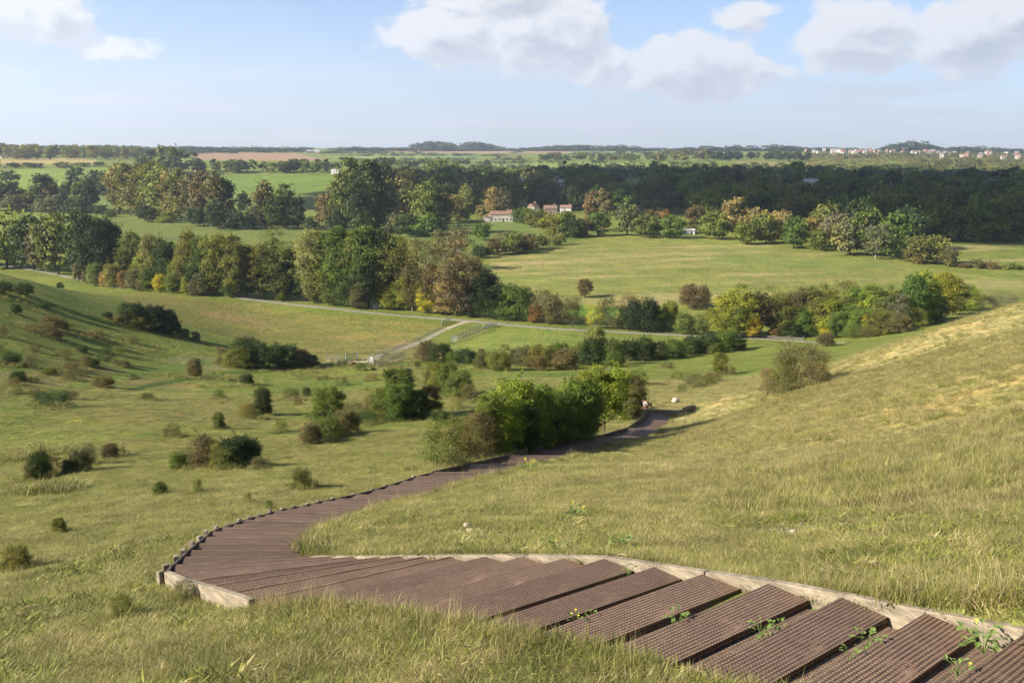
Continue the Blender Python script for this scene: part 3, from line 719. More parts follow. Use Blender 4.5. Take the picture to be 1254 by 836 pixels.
row([(96,322,345,11,'bush','pk'),(106,326,347,9,'bush','pk'),(117,321,350,17,'bush','pg'),(140,320,352,20,'bush','pg'),(152,330,353,12,'bush','or'),(129,332,351,11,'bush','tan'),(165,328,355,18,'bush','pk'),(183,325,357,20,'bush','g'),(197,334,358,16,'bush','y'),(213,330,359,18,'bush','mg'),(229,338,361,14,'bush','yg'),(247,331,362,17,'bush','gy'),(262,324,361,15,'bush','or'),(280,330,363,20,'bush','g'),(172,340,357,12,'bush','br'),(238,342,362,13,'bush','br')],
    'in the low fringe along the hay field', 'bushes at the foot of the belt', 200)
row([(322,300,366,30,'round','og'),(343,281,366,48,'thin','og'),(341,292,366,15,'tall','dg'),(362,300,367,26,'round','bg'),(372,318,369,22,'bush','dg'),(386,282,370,48,'oak','pg'),(398,284,371,40,'oak','mg'),(415,276,373,44,'oak','g'),(433,281,374,38,'oak','og'),(447,274,375,42,'oak','g'),(468,280,376,44,'oak','dg'),(424,300,374,36,'bush','g'),(485,290,377,44,'round','og'),(452,300,376,44,'round','dg'),(497,296,378,30,'thin','br'),(410,325,373,34,'bush','g'),(439,346,377,26,'bush','br'),(425,330,375,24,'bush','dg'),(346,330,368,18,'bush','g'),(386,338,371,20,'bush','og')],
    'in the tall group behind the white lane', 'trees of the tall group behind the lane', 200)
row([(470,334,377,20,'round','y'),(488,345,379,18,'bush','yg'),(498,333,380,24,'round','yg'),(476,352,379,18,'bush','yg'),(523,352,383,28,'round','y'),(517,294,380,50,'thin','br'),(505,318,381,30,'thin','br'),(540,322,384,48,'round','br'),(566,315,386,56,'round','br'),(549,336,385,34,'bush','tan'),(557,361,386,20,'thin','pg'),(593,330,388,36,'round','bg'),(578,350,388,24,'bush','bg'),(608,348,389,40,'bush','dg'),(632,350,391,48,'bush','g'),(662,355,394,30,'thin','br'),(678,362,396,30,'bush','br'),(655,372,395,16,'bush','or'),(700,360,398,28,'thinbush','br'),(716,342,364,18,'round','rb'),(548,280,330,40,'thin','br'),(560,283,332,30,'thin','pk')],
    'behind the lane junction', 'trees by the track junction', 200)
row([(728,372,402,24,'thin','y'),(745,362,402,30,'thinbush','br'),(768,358,402,26,'thinbush','pk'),(785,368,404,46,'bush','bg'),(772,374,403,30,'bush','dg'),(820,368,403,20,'round','yg'),(808,378,405,18,'bush','g'),(838,384,408,26,'bush','og'),(852,350,377,40,'bush','rb'),(800,389,406,12,'bush','pg'),(858,382,409,22,'bush','pg')],
    'between lane and water meadow', 'bushes between lane and meadow', 190)
# belt on the right behind the hill
row([(884,362,412,38,'oak','yg'),(905,350,412,44,'oak','yg'),(898,372,413,30,'round','mg'),(930,358,412,34,'round','rb'),(945,350,411,36,'thin','og'),(921,384,414,18,'round','y'),(958,370,412,30,'round','og'),(975,352,411,30,'round','br'),(985,372,412,30,'bush','g'),(1000,347,411,34,'round','og'),(1015,362,412,32,'round','yg'),(1030,345,410,34,'thin','og'),(1048,352,409,34,'oak','mg'),(1028,380,413,30,'bush','g'),(1064,350,408,32,'round','yg'),(1052,378,412,30,'bush','mg'),(1080,348,407,34,'round','og'),(1096,360,406,34,'thin','gy'),(1078,380,410,34,'bush','og'),(1112,338,402,40,'oak','g'),(1128,334,398,36,'oak','yg'),(1148,334,392,44,'oak','yg'),(1166,342,386,36,'round','og'),(1182,350,380,30,'bush','yg'),(1138,358,396,40,'bush','gy'),(1100,384,408,30,'bush','br'),(1120,374,402,28,'thinbush','og'),(965,392,414,24,'bush','dg'),(1206,360,378,26,'thinbush','br'),(1228,358,376,30,'thinbush','gy')],
    'in the right-hand belt', 'trees of the right-hand belt', 100)
row([(947,402,414,14,'bush','or'),(1058,384,412,8,'round','y'),(1010,402,415,14,'bush','y'),(1045,398,414,26,'thinbush','og'),(1062,400,413,22,'thinbush','br')], 'at the roadside below the right-hand belt', None, 100)
# --- hedge across the combe, in front of the lane
row([(523,420,441,28,'bush','rb'),(540,421,446,30,'bush','dg'),(556,430,446,20,'bush','g'),(572,428,446,24,'bush','dg'),(590,432,452,20,'bush','br'),(612,430,453,32,'bush','og'),(632,428,447,18,'bush','dg'),(644,426,448,32,'bush','br'),(664,424,449,34,'bush','og'),(690,426,452,30,'bush','br'),(680,420,445,22,'bush','g'),(712,420,446,30,'bush','og'),(728,400,446,28,'round','pg'),(722,415,447,30,'bush','dg'),(748,418,446,36,'bush','og'),(752,430,449,24,'bush','g'),(772,416,442,30,'bush','bg'),(790,412,440,28,'bush','dg'),(806,418,440,24,'bush','dg'),(826,416,438,26,'bush','g'),(846,412,434,26,'bush','dg'),(864,408,432,30,'bush','dg'),(886,405,431,32,'bush','g'),(902,408,428,22,'bush','dg'),(700,434,452,18,'bush','br'),(660,436,453,22,'bush','br'),(875,420,433,20,'bush','g')],
    'in the scrub hedge below the small field', 'bushes of the scrub hedge', 60)
# --- copse edge beyond the meadow
row([(655,258,278,28,'round','og'),(672,263,289,30,'round','yg'),(640,256,274,30,'round','g'),(690,258,290,26,'round','mg'),(700,270,291,30,'bush','dg'),(723,236,282,16,'tall','pk'),(739,232,284,16,'tall','pk'),(732,262,289,30,'round','g'),(712,268,290,26,'round','br'),(768,250,288,38,'oak','gy'),(792,264,291,32,'round','g'),(800,258,288,24,'round','br'),(815,257,286,18,'round','or'),(826,264,292,30,'round','g'),(848,252,282,26,'round','rb'),(845,270,286,16,'bush','sy'),(876,260,293,36,'round','mg'),(898,246,290,38,'oak','tan'),(914,271,299,30,'round','g'),(928,256,292,36,'oak','tan'),(938,262,298,34,'round','og'),(955,258,290,36,'oak','tan'),(950,278,297,16,'bush','y'),(972,266,304,32,'round','g'),(994,268,302,34,'round','or'),(1000,282,306,28,'bush','og'),(1022,262,304,40,'oak','pk'),(1040,268,312,38,'round','gy'),(1072,275,317,34,'thin','gy'),(1062,260,312,50,'oak','g'),(1095,266,315,44,'oak','g'),(1125,288,322,34,'round','og'),(1146,290,323,30,'round','sy'),(1162,304,326,22,'bush','br'),(1120,306,322,26,'bush','br'),(1010,250,296,50,'oak','og'),(1048,246,300,50,'oak','dg'),(1104,255,305,50,'oak','dg'),(1194,318,330,18,'bush','br'),(1210,320,334,20,'bush','rb'),(1235,322,336,24,'bush','og'),(1178,322,331,16,'bush','br'),(1252,324,340,20,'bush','og')],
    'at the far edge of the water meadow', 'trees edging the far side of the meadow', 350)
# hedge line running out from the house into the meadow, trees on the left of the meadow
row([(498,262,290,26,'bush','dg'),(524,224,287,34,'tall','og'),(540,232,286,28,'tall','br'),(520,262,289,42,'bush','g'),(560,241,272,18,'tall','sy'),(545,240,271,18,'tall','sy'),(571,229,270,22,'tall','sy'),(602,232,264,16,'tall','tan'),(617,231,264,18,'tall','br'),(588,252,268,14,'round','tan'),(591,272,294,22,'bush','g'),(496,240,262,22,'round','tan'),(480,246,268,22,'round','br'),(486,262,286,30,'bush','gy'),(564,276,312,34,'thin','br'),(540,292,318,26,'thinbush','br'),(618,282,308,30,'thin','br'),(606,292,313,20,'bush','br'),(628,285,311,26,'bush','og'),(644,288,308,26,'bush','br'),(658,286,305,26,'bush','og'),(672,290,302,18,'thinbush','br'),(684,286,300,18,'bush','og'),(590,300,316,22,'bush','dg'),(638,296,310,20,'bush','bg')],
    'around the pasture in front of the white house', 'trees around the pasture', 330)
row([(146,206,262,30,'tall','sy'),(160,200,264,28,'tall','og'),(174,202,266,28,'tall','br'),(186,200,268,28,'tall','og'),(199,203,270,30,'tall','sy'),(211,212,271,24,'tall','sy'),(222,208,272,24,'tall','og'),(236,214,274,24,'tall','br'),(250,215,276,30,'tall','br'),(266,216,278,30,'tall','br'),(279,218,277,20,'tall','dg'),(268,248,280,34,'bush','dg'),(242,252,277,24,'bush','dg'),(204,258,273,18,'bush','yg'),(182,252,272,24,'bush','dg'),(295,258,281,34,'bush','bg'),(326,226,279,28,'tall','br'),(313,252,279,22,'bush','gy'),(350,226,280,24,'tall','og'),(340,240,281,30,'round','dg'),(364,242,281,24,'round','bg'),(382,266,282,18,'bush','dg'),(300,236,260,20,'bush','dg'),(135,258,266,14,'bush','g')],
    'in the poplar row beyond the left pasture', 'trees of the poplar row', 380)
row([(404,232,282,24,'tall','br'),(418,214,284,24,'tall','og'),(432,196,284,30,'tall','og'),(440,220,286,28,'tall','dg'),(456,192,280,34,'oak','dg'),(470,200,276,34,'oak','dg'),(484,206,262,30,'round','br'),(500,206,262,34,'oak','og'),(516,214,262,30,'oak','dg'),(412,255,285,24,'bush','dg'),(470,240,282,30,'bush','dg'),(395,240,275,20,'round','br'),(540,212,262,36,'oak','dg'),(446,250,286,26,'bush','g')],
    'in the tall clump left of the white house', 'trees of the tall clump', 380)
# --- woods left, behind
row([(-12,222,258,34,'round','dg'),(12,224,258,34,'round','dg'),(32,236,258,26,'round','gy'),(40,228,257,28,'oak','br'),(56,214,258,30,'round','dg'),(72,224,258,30,'oak','br'),(88,222,259,30,'oak','bg'),(104,223,260,30,'oak','og'),(114,222,262,20,'round','bg'),(20,240,259,30,'round','gy'),(60,240,260,34,'bush','gy'),(95,240,261,30,'bush','dg'),(98,206,236,28,'round','dg'),(116,210,238,26,'round','dg'),(130,212,242,26,'round','bg'),(126,250,263,14,'bush','dg'),(14,210,236,24,'round','dg'),(58,214,234,20,'round','dg')],
    'in the dark wood at the left', 'trees of the left wood', 380)
row([(190,186,210,22,'round','bg'),(206,178,212,30,'oak','og'),(222,184,212,22,'round','g'),(238,187,204,12,'round','dg'),(176,192,208,20,'round','dg'),(214,194,213,26,'round','dg')], 'in the rounded clump beside the ploughed field', 'trees of the rounded clump', 500)
# --- left valley side scrub near
row([(163,370,398,30,'bush','dg'),(180,376,402,26,'bush','og'),(152,374,393,20,'bush','g'),(190,374,406,30,'bush','bg'),(204,378,408,28,'bush','dg'),(212,392,410,18,'bush','br'),(172,388,402,20,'bush','og'),(132,382,390,12,'bush','dg'),(146,386,397,12,'bush','br'),(226,402,414,14,'bush','og'),(240,406,417,12,'bush','pk')],
    'in the bramble patch on the far slope', 'bushes of the bramble patch', 40)
row([(272,424,446,16,'thinbush','br'),(290,426,450,30,'bush','og'),(308,420,450,34,'bush','bg'),(330,422,451,42,'bush','dg'),(352,423,450,34,'bush','dg'),(368,427,448,26,'bush','rb'),(382,434,448,18,'bush','dg'),(300,414,432,34,'bush','dg')],
    'in the long dark thicket on the combe floor', 'bushes of the dark thicket', 40)
row([(4,345,360,22,'bush','dg'),(30,347,361,24,'bush','dg'),(74,346,353,8,'bush','dg'),(20,372,384,12,'bush','dg'),(64,388,404,26,'bush','br'),(78,392,402,12,'bush','dg'),(38,430,450,16,'thinbush','pk'),(106,432,452,12,'thinbush','br'),(60,372,378,16,'thinbush','dg'),(240,437,462,18,'bush','br'),(46,396,408,30,'thinbush','br')],
    'standing alone on the upper left slope', 'scattered bushes on the upper left slope', 40)
row([(48,552,588,32,'bush','dg'),(38,565,590,16,'thinbush','br'),(68,556,582,16,'thinbush','br'),(98,550,578,30,'bush','br'),(110,542,568,16,'thinbush','br'),(134,543,562,20,'bush','rb'),(86,560,580,16,'bush','dg'),(150,546,558,9,'thinbush','br')],
    'in the straggling row on the left slope', 'bushes of the straggling row', 15)
row([(254,534,572,44,'bush','rb'),(272,540,573,24,'bush','og'),(294,533,571,44,'bush','bg'),(308,536,566,28,'bush','dg'),(280,545,574,26,'bush','og'),(240,540,566,24,'thinbush','br')],
    'in the oval clump on the left slope', 'bushes of the oval clump', 15)
row([(220,554,574,24,'bush','og'),(316,558,577,15,'thinbush','br'),(368,573,599,26,'bush','sy'),(242,584,604,12,'thinbush','og'),(196,590,607,18,'bush','og'),(73,634,653,18,'bush','og'),(20,667,698,40,'bush','sy'),(303,604,616,10,'thinbush','sy'),(330,616,626,9,'thinbush','og'),(210,518,535,22,'thinbush','br'),(268,504,524,14,'bush','og'),(323,472,508,22,'bush','dg'),(306,494,512,18,'thinbush','br'),(344,514,530,18,'thinbush','og'),(376,474,484,10,'bush','dg'),(365,486,496,12,'thinbush','br'),(150,737,756,26,'thinbush','og'),(228,712,738,26,'thinbush','br')],
    'on the grazed slope left of the stairway', 'single bushes on the grazed slope', 5)
row([(403,475,517,36,'round','g'),(382,516,544,34,'bush','br'),(402,510,538,34,'bush','og'),(426,500,532,32,'bush','br'),(392,500,530,20,'bush','g'),(376,478,486,10,'thinbush','dg')],
    'in the clump around the small round tree', 'bushes around the small round tree', 15)
row([(485,449,512,38,'bush','g'),(468,478,515,36,'bush','og'),(490,468,516,32,'bush','g'),(508,474,514,30,'bush','dg'),(528,470,508,26,'bush','br'),(456,482,512,22,'thinbush','br'),(496,448,480,22,'bush','dg'),(540,445,480,30,'bush','og'),(549,440,486,26,'bush','g'),(562,452,488,30,'bush','og'),(531,440,474,22,'bush','og'),(575,470,492,22,'thinbush','br')],
    'in the two mounds left of the big hawthorn', 'bushes of the two mounds', 15)
# --- the big hawthorn group beside the stairway
row([(546,508,572,60,'thinbush','og'),(566,512,571,50,'thinbush','br'),(586,500,564,44,'thinbush','rb'),(612,470,556,54,'bush','yg'),(632,460,552,60,'bush','yg'),(656,464,548,56,'bush','mg'),(682,472,541,46,'bush','g'),(708,456,538,52,'bush','mg'),(600,478,560,34,'bush','mg'),(640,490,554,44,'bush','dg'),(668,505,546,34,'bush','bg'),(718,455,536,42,'oak','mg'),(740,450,532,52,'arch','yg'),(712,476,536,36,'round','dg'),(766,456,514,44,'round','mg'),(777,462,514,24,'round','rb')],
    'of the big hawthorn group beside the stairway', 'bushes of the big hawthorn group', 15)
# --- right slope
row([(976,420,478,58,'thinbush','br'),(958,432,482,34,'thinbush','og'),(996,424,474,40,'thinbush','br'),(940,446,484,22,'thinbush','pk'),(881,430,459,17,'bush','og'),(893,446,459,16,'thinbush','br'),(854,458,474,34,'thinbush','br'),(1010,408,424,22,'bush','br'),(870,462,472,14,'thinbush','og'),(835,470,480,14,'thinbush','og')],
    'on the straw-coloured hillside at the right', 'scrub bushes on the right hillside', 15)

# --- far woods: individuals where they can be told apart
def fill(n, px0, px1, b0, b1, hm, wm, kinds, cols, lab, group, name, tmin=0, seed=1, lod=None, power=1.0, skip=None):
    rnd = random.Random(seed)
    for i in range(n):
        for _ in range(6):
            px = rnd.uniform(px0, px1); f = rnd.random()**power; bl = b0(px) if callable(b0) else b0; bh = b1(px) if callable(b1) else b1
            py = bl+(bh-bl)*f
            if not (skip and skip(px, py)): break
        p = G(px, py, tmin); h = rnd.uniform(*hm); w = rnd.uniform(*wm)
        put_tree(p, h, w, rnd.choice(kinds), rnd.choice(cols), lab, 'tree', name, group, lod)
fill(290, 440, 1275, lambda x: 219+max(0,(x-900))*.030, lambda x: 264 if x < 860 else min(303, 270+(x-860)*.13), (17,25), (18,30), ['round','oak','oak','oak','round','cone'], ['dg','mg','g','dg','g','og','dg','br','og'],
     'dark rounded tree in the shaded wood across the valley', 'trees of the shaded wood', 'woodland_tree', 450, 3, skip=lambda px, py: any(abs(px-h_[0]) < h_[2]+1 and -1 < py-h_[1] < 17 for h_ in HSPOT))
fill(64, -20, 182, 191.5, 196, (19,23), (11,17), ['tall'], ['sy','og','og','br'], 'tall olive-green tree in the plantation on the left skyline', 'trees of the skyline plantation', 'plantation_tree', 700, 4)
fill(40, 236, 415, 209, 212.5, (13,17), (12,18), ['round','oak'], ['dg','g','dg','og'], 'dark green tree in the row under the ploughed field', 'trees under the ploughed field', 'hedgerow_tree', 700, 5)
fill(40, 606, 815, 194.5, 198, (12,18), (14,24), ['round','oak'], ['g','og','dg','br'], 'olive-green tree in the far hedgerow above the green strip', 'trees of the far hedgerow', 'hedgerow_tree', 900, 6)
fill(30, 860, 990, 193.5, 197, (15,20), (20,30), ['round','oak'], ['dg','bg'], 'dark tree in the small wood below the skyline on the right', 'trees of the small wood', 'woodland_tree', 900, 8)
fill(16, 800, 870, 190, 198, (14,22), (20,30), ['round','oak'], ['og','br','sy'], 'olive tree in the loose group left of the small skyline wood', 'trees of the loose group', 'hedgerow_tree', 900, 9)
fill(26, -15, 190, 203, 206.5, (4,6), (10,16), ['bush'], ['br','og','dg'], 'low bush in the hedge between the two left-hand fields', 'bushes between the left fields', 'hedgerow_bush', 700, 10)
fill(28, 420, 640, 201, 205, (9,14), (14,22), ['round'], ['dg','g','og'], 'dark tree on the near side of the striped far fields', 'trees before the far fields', 'hedgerow_tree', 900, 12)

# --- masses on the skyline that read as one
def mass(name, spec, cols, seed=1, dome=1e9):
    """one object of many far crowns; spec rows: (n, px0, px1, base0, base1, h0, h1, w0, w1)"""
    r = np.random.default_rng(seed); Vs=[]; Rn=[]; Cl=[]
    lib = [crown_np(k_, 130, 12, .17, 50+i, 1.0, .17) for i, k_ in enumerate(['bush','bush','round','bush'])]
    for (n, px0, px1, b0, b1, h0, h1, w0, w1) in spec:
        for _ in range(n):
            px = r.uniform(px0, px1); p = G(px, r.uniform(b0, b1), 700)
            if p[1] > 8200: p = PY(px, 184.5, 4200); p[2] = float(H(p[0], p[1]))
            v, rn, cl, _c = lib[r.integers(4)]
            h = r.uniform(h0, h1)*(1 if px1-px0 > dome else .3+.7*math.sin(math.pi*min(1, max(0, (px-px0)/(px1-px0))))**.7); w_ = r.uniform(w0, w1)
            Vs.append(v*[w_, w_, h]+p); Rn.append(rn); Cl.append(np.clip(cl*.3+r.random()*.7, 0, 1))
    V_ = np.concatenate(Vs); n = len(V_)//4
    me = mesh_np(name, V_, np.arange(n*4).reshape(n,4), [M['leaf']], fattr={'rnd':np.concatenate(Rn),'clump':np.concatenate(Cl)})
    o = link(bpy.data.objects.new(name, me)); o.color = (*cols, 1); return tag(o, kind='stuff')
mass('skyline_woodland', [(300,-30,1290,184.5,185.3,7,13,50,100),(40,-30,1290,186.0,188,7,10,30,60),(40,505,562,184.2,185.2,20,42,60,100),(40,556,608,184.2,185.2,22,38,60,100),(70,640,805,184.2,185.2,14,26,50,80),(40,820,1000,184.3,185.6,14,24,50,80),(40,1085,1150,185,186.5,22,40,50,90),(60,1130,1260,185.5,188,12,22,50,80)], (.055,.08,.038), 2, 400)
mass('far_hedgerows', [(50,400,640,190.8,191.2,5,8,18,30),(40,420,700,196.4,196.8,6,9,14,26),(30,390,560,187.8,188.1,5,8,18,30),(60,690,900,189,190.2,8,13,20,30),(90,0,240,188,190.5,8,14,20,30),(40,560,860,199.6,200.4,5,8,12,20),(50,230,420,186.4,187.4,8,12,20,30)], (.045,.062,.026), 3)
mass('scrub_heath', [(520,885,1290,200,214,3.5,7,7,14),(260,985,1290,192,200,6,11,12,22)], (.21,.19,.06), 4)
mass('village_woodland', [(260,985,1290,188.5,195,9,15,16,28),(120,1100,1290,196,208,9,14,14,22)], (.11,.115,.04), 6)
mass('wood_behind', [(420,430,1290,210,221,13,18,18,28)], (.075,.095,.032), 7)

def scrub(n, x0, x1, y0, y1, hm, wm, cols, lab, group, seed):
    rnd = random.Random(seed)
    for _ in range(n):
        p = G(rnd.uniform(x0, x1), rnd.uniform(y0, y1), 8)
        if not np.isnan(in_stairs(np.array([p[0]]), np.array([p[1]]), 1.5)[0]): continue
        w = rnd.uniform(*wm); put_tree(p, w*rnd.uniform(*hm), w, rnd.choice(['bush','thinbush','thinbush']), rnd.choice(cols), lab, 'bush', 'scrub_bush', group)
scrub(34, -10, 190, 395, 500, (.4,.7), (.8,2.6), ['br','og','rb','dg'], 'low brown scrub bush in the rough upper left slope', 'scrub on the upper left slope', 21)
scrub(34, 260, 560, 446, 520, (.4,.8), (.6,2.2), ['br','og','sy','dg','g'], 'low scrub bush in the rough ground above the stairway mounds', 'scrub of the rough combe floor', 22)
scrub(22, 520, 900, 424, 470, (.4,.7), (.8,2.4), ['br','og','rb','g'], 'low scrub bush between the hawthorn group and the scrub hedge', 'scrub before the hedge', 23)
scrub(16, 560, 900, 300, 392, (.5,.8), (1.2,3), ['br','og','sy'], 'small tussocky bush in the water meadow', 'bushes in the water meadow', 24) if False else None
# ---------------------------------------------------------------- grass on the near slopes
def blade_set(n, rad_, h0, h1, wd, lean, dryp, seed, seg=3, flat=0):
    r = np.random.default_rng(seed); V_=[]; Q=[]; rn=[]; dr=[]
    for i in range(n):
        a = r.uniform(0, 2*math.pi); q = rad_*math.sqrt(r.random()); x0, y0 = q*math.cos(a), q*math.sin(a)
        h = r.uniform(h0, h1); d = r.uniform(0, 2*math.pi); ln = lean*r.uniform(.3, 1.3)*h; w_ = wd*r.uniform(.7,1.4)
        px_, py_ = -math.sin(d+r.uniform(-.8,.8)), math.cos(d+r.uniform(-.8,.8)); b = len(V_)
        for s in range(seg):
            f = s/seg; ww = w_*(1-f*.55); cx, cy = x0+math.cos(d)*ln*f*f, y0+math.sin(d)*ln*f*f; zz_ = h*(f-.28*lean*f*f)-.015
            V_ += [(cx-px_*ww/2, cy-py_*ww/2, zz_), (cx+px_*ww/2, cy+py_*ww/2, zz_)]
        V_.append((x0+math.cos(d)*ln, y0+math.sin(d)*ln, h*(1-.28*lean)))
        for s in range(seg-1): Q.append([b+2*s, b+2*s+1, b+2*s+3, b+2*s+2])
        Q.append([b+2*seg-2, b+2*seg-1, b+2*seg, b+2*seg])
        v = r.random(); isd = float(r.random() < dryp); rn += [v]*seg; dr += [isd]*seg
    tri = np.array([q for q in Q if q[2] == q[3]])[:,:3]; quad = np.array([q for q in Q if q[2] != q[3]])
    rn = np.array(rn); dr = np.array(dr); mq = np.array([q[2] != q[3] for q in Q])
    return mesh_np('tuft', np.array(V_), [quad, tri], [M['blade']], fattr={'rnd':np.concatenate([rn[mq], rn[~mq]]), 'dry':np.concatenate([dr[mq], dr[~mq]])})
tufts = bpy.data.collections.new('grass_tufts')
TM = [blade_set(46, .10, .05, .11, .0045, .75, .12, 1), blade_set(46, .11, .06, .14, .0045, .85, .22, 2), blade_set(40, .10, .05, .13, .005, 1.0, .4, 3), blade_set(34, .10, .05, .15, .0045, .9, .8, 4),
      blade_set(16, .09, .14, .30, .0030, .35, 1.0, 5), blade_set(40, .12, .04, .09, .010, .95, .03, 6), blade_set(30, .16, .06, .13, .0038, 1.9, .75, 7), blade_set(70, .16, .10, .26, .008, .8, .25, 8), blade_set(26, .10, .035, .085, .020, 1.2, .0, 9)]
for i, me in enumerate(TM):
    o = bpy.data.objects.new('tuft_%d' % i, me); tufts.objects.link(o)
PX=[]; PR=[]; PS=[]; PI=[]
def sow(n, r0, r1, a0, a1, sc, mix_, seed):
    r = np.random.default_rng(seed)
    rr = np.sqrt(r.uniform(r0*r0, r1*r1, n)); aa = np.radians(r.uniform(a0, a1, n)); x, y = rr*np.sin(aa), rr*np.cos(aa)
    keep = np.isnan(in_stairs(x, y, .11)); x, y, rr = x[keep], y[keep], rr[keep]
    dens = fbm(x, y, 1.3, 3); ok = r.random(len(x)) < np.clip(.85+dens*.7, .25, 1); x, y, rr = x[ok], y[ok], rr[ok]
    for (cpx, cpy, cw) in ((572,652,.42),(968,648,.62),(500,662,.22)):
        cpt = G(cpx, cpy); dd = np.hypot(x-cpt[0], (y-cpt[1])*.7); ok = (dd > cw) | (r.random(len(x)) < .22); x, y, rr = x[ok], y[ok], rr[ok]
    z = H(x, y); n = len(x); sc = np.interp(rr, [3,8,15,28,55,100], [.8,.85,1.0,1.35,2.0,2.9])
    straw = np.clip((x/(np.abs(y)+4)+.02+.14*fbm(x, y, 7, 3))*3.0*np.clip((rr-9)/11, 0, 1), 0, 1)
    near_st = ~np.isnan(in_stairs(x, y, .35))
    p0 = np.array(mix_); idx = np.empty(n, int)
    u = r.random(n); P = p0[None]*np.ones((n,1)); P[:,3] += straw*3.2; P[:,4] += straw*.7; P[:,0] *= 1-straw*.7; P[:,5] *= (1-straw)
    patch = fbm(x+50, y, 1.6, 3); P[:,5] += np.clip(patch, 0, 1)*.8*(1-straw); P[:,3] += np.clip(-patch-.1, 0, 1)*1.5; P[:,4] *= np.where(near_st, 2.2, 1)
    P = P.cumsum(1)/P.sum(1)[:,None]; idx = (u[:,None] > P).sum(1)
    dx = (H(x+.15, y)-H(x-.15, y))/.3; dy = (H(x, y+.15)-H(x, y-.15))/.3
    hs = sc**.6*np.where((x < 0) & (rr > 11), .36, .56)*(.7+.5*np.clip(fbm(x-30, y, .9, 2)+.5, 0, 1))*r.uniform(.8, 1.25, n)
    PX.append(np.stack([x, y, z], 1)); PR.append(np.stack([np.arctan(dy)*.6, -np.arctan(dx)*.6, r.uniform(0, 6.28, n)], 1)); PS.append(np.stack([sc*r.uniform(.9,1.3,n), sc*r.uniform(.9,1.3,n), hs], 1)); PI.append(idx)
BASE_MIX = (.8,.7,.8,.6,.10,.35)
sow(26000, 3.2, 8.5, -42, 44, .85, BASE_MIX, 1)
sow(46000, 8.5, 15, -40, 42, 1.0, BASE_MIX, 2)
sow(52000, 15, 28, -36, 36, 1.35, BASE_MIX, 3)
sow(60000, 28, 55, -34, 36, 2.1, (1,.9,.7,.5,.06,.1), 4)
sow(36000, 55, 100, -34, 36, 3.0, (1,.9,.7,.5,.04,.1), 5)
# ragged fringe along the edges of the steps
def fringe(P, sgn, i0, i1, per_m, seed, sc=1.0, off=.1):
    r = np.random.default_rng(seed); xs=[]; ys=[]
    for i in range(i0, i1):
        w = (SA[i]-SB[i])[:2]; w = w/np.linalg.norm(w); L = np.linalg.norm((P[i+1]-P[i])[:2])
        for _ in range(int(per_m*L)):
            f = r.random(); q = P[i][:2]+(P[i+1]-P[i])[:2]*f+w*sgn*(off+abs(r.normal(0,.16))); xs.append(q[0]); ys.append(q[1])
    x, y = np.array(xs), np.array(ys); ok = np.isnan(in_stairs(x, y, off*.6)); x, y = x[ok], y[ok]; n = len(x)
    PX.append(np.stack([x, y, H(x, y)], 1)); PR.append(np.stack([r.normal(0,.15,n), r.normal(0,.15,n), r.uniform(0,6.28,n)], 1)); s = sc*r.uniform(.8,1.5,n); PS.append(np.stack([s,s,s*r.uniform(.8,1.4,n)],1)); PI.append(r.choice(6, n, p=[.3,.2,.15,.12,.08,.15]))
fringe(SA, 1, 0, K0+4, 150, 17, .7, .115); fringe(SA, 1, 0, K0+16, 60, 7, .7, .16); fringe(SA, 1, K0+15, len(SA)-1, 34, 8, 1.2, .1)
fringe(SB, -1, K0-5, K0+9, 90, 9, .85, .03); fringe(SB, -1, K0+14, K0+36, 14, 10, .5, .3); fringe(SB, -1, K0+36, len(SB)-1, 18, 11, 1.3, .16)
# flattened dead grass, tussocks on the far flank, long grass round the bushes
def sow_at(x, y, typ, s0, s1, hs, seed):
    r = np.random.default_rng(seed); ok = np.isnan(in_stairs(x, y, .12)); x, y = x[ok], y[ok]; n = len(x); s = r.uniform(s0, s1, n)
    PX.append(np.stack([x, y, H(x, y)], 1)); PR.append(np.stack([r.normal(0,.1,n), r.normal(0,.1,n), r.uniform(0,6.28,n)], 1)); PS.append(np.stack([s,s,s*hs],1)); PI.append(np.full(n, typ) if np.isscalar(typ) else r.choice(typ, n))
r = np.random.default_rng(77)
n = 16000; rr = np.sqrt(r.uniform(3.5**2, 24**2, n)); aa = np.radians(r.uniform(-40, 42, n)); x, y = rr*np.sin(aa), rr*np.cos(aa); k = fbm(x, y, 1.1, 3) > -.1
for cpx, cpy, cw in ((572,652,.42),(968,648,.62)):
    cpt = G(cpx, cpy); k &= np.hypot(x-cpt[0], y-cpt[1]) > cw
sow_at(x[k], y[k], 6, .8, 1.3, .8, 78)
n = 26000; px_ = r.uniform(-20, 560, n); rr = np.exp(r.uniform(math.log(30), math.log(180), n)); x = (px_-CX)/F*rr; y = rr
k = (fbm(x+11, y, 9, 4) > .12) & (fbm(x, y+200, 40, 3) > -.15); sow_at(x[k], y[k], [7,7,3], 1.3, 3.0, .8, 79)
n = 9000; px_ = r.uniform(900, 1270, n); rr = np.exp(r.uniform(math.log(12), math.log(75), n)); x = (px_-CX)/F*rr; y = rr; k = fbm(x, y, 5, 3) > .1; sow_at(x[k], y[k], [3,4,4,7], .8, 1.4, 1.0, 80)
sx_, sy_ = [], []
for i in range(K0+1, K0+9):
    ww = (SA[i]-SB[i])[:2]; ww = ww/np.linalg.norm(ww)
    for _ in range(9):
        f = r.random(); q = SB[i][:2]*(1-f)+SB[i+1][:2]*f-ww*r.uniform(.02,.3); sx_.append(q[0]); sy_.append(q[1])
sow_at(np.array(sx_), np.array(sy_), 4, .8, 1.2, 1.25, 90)
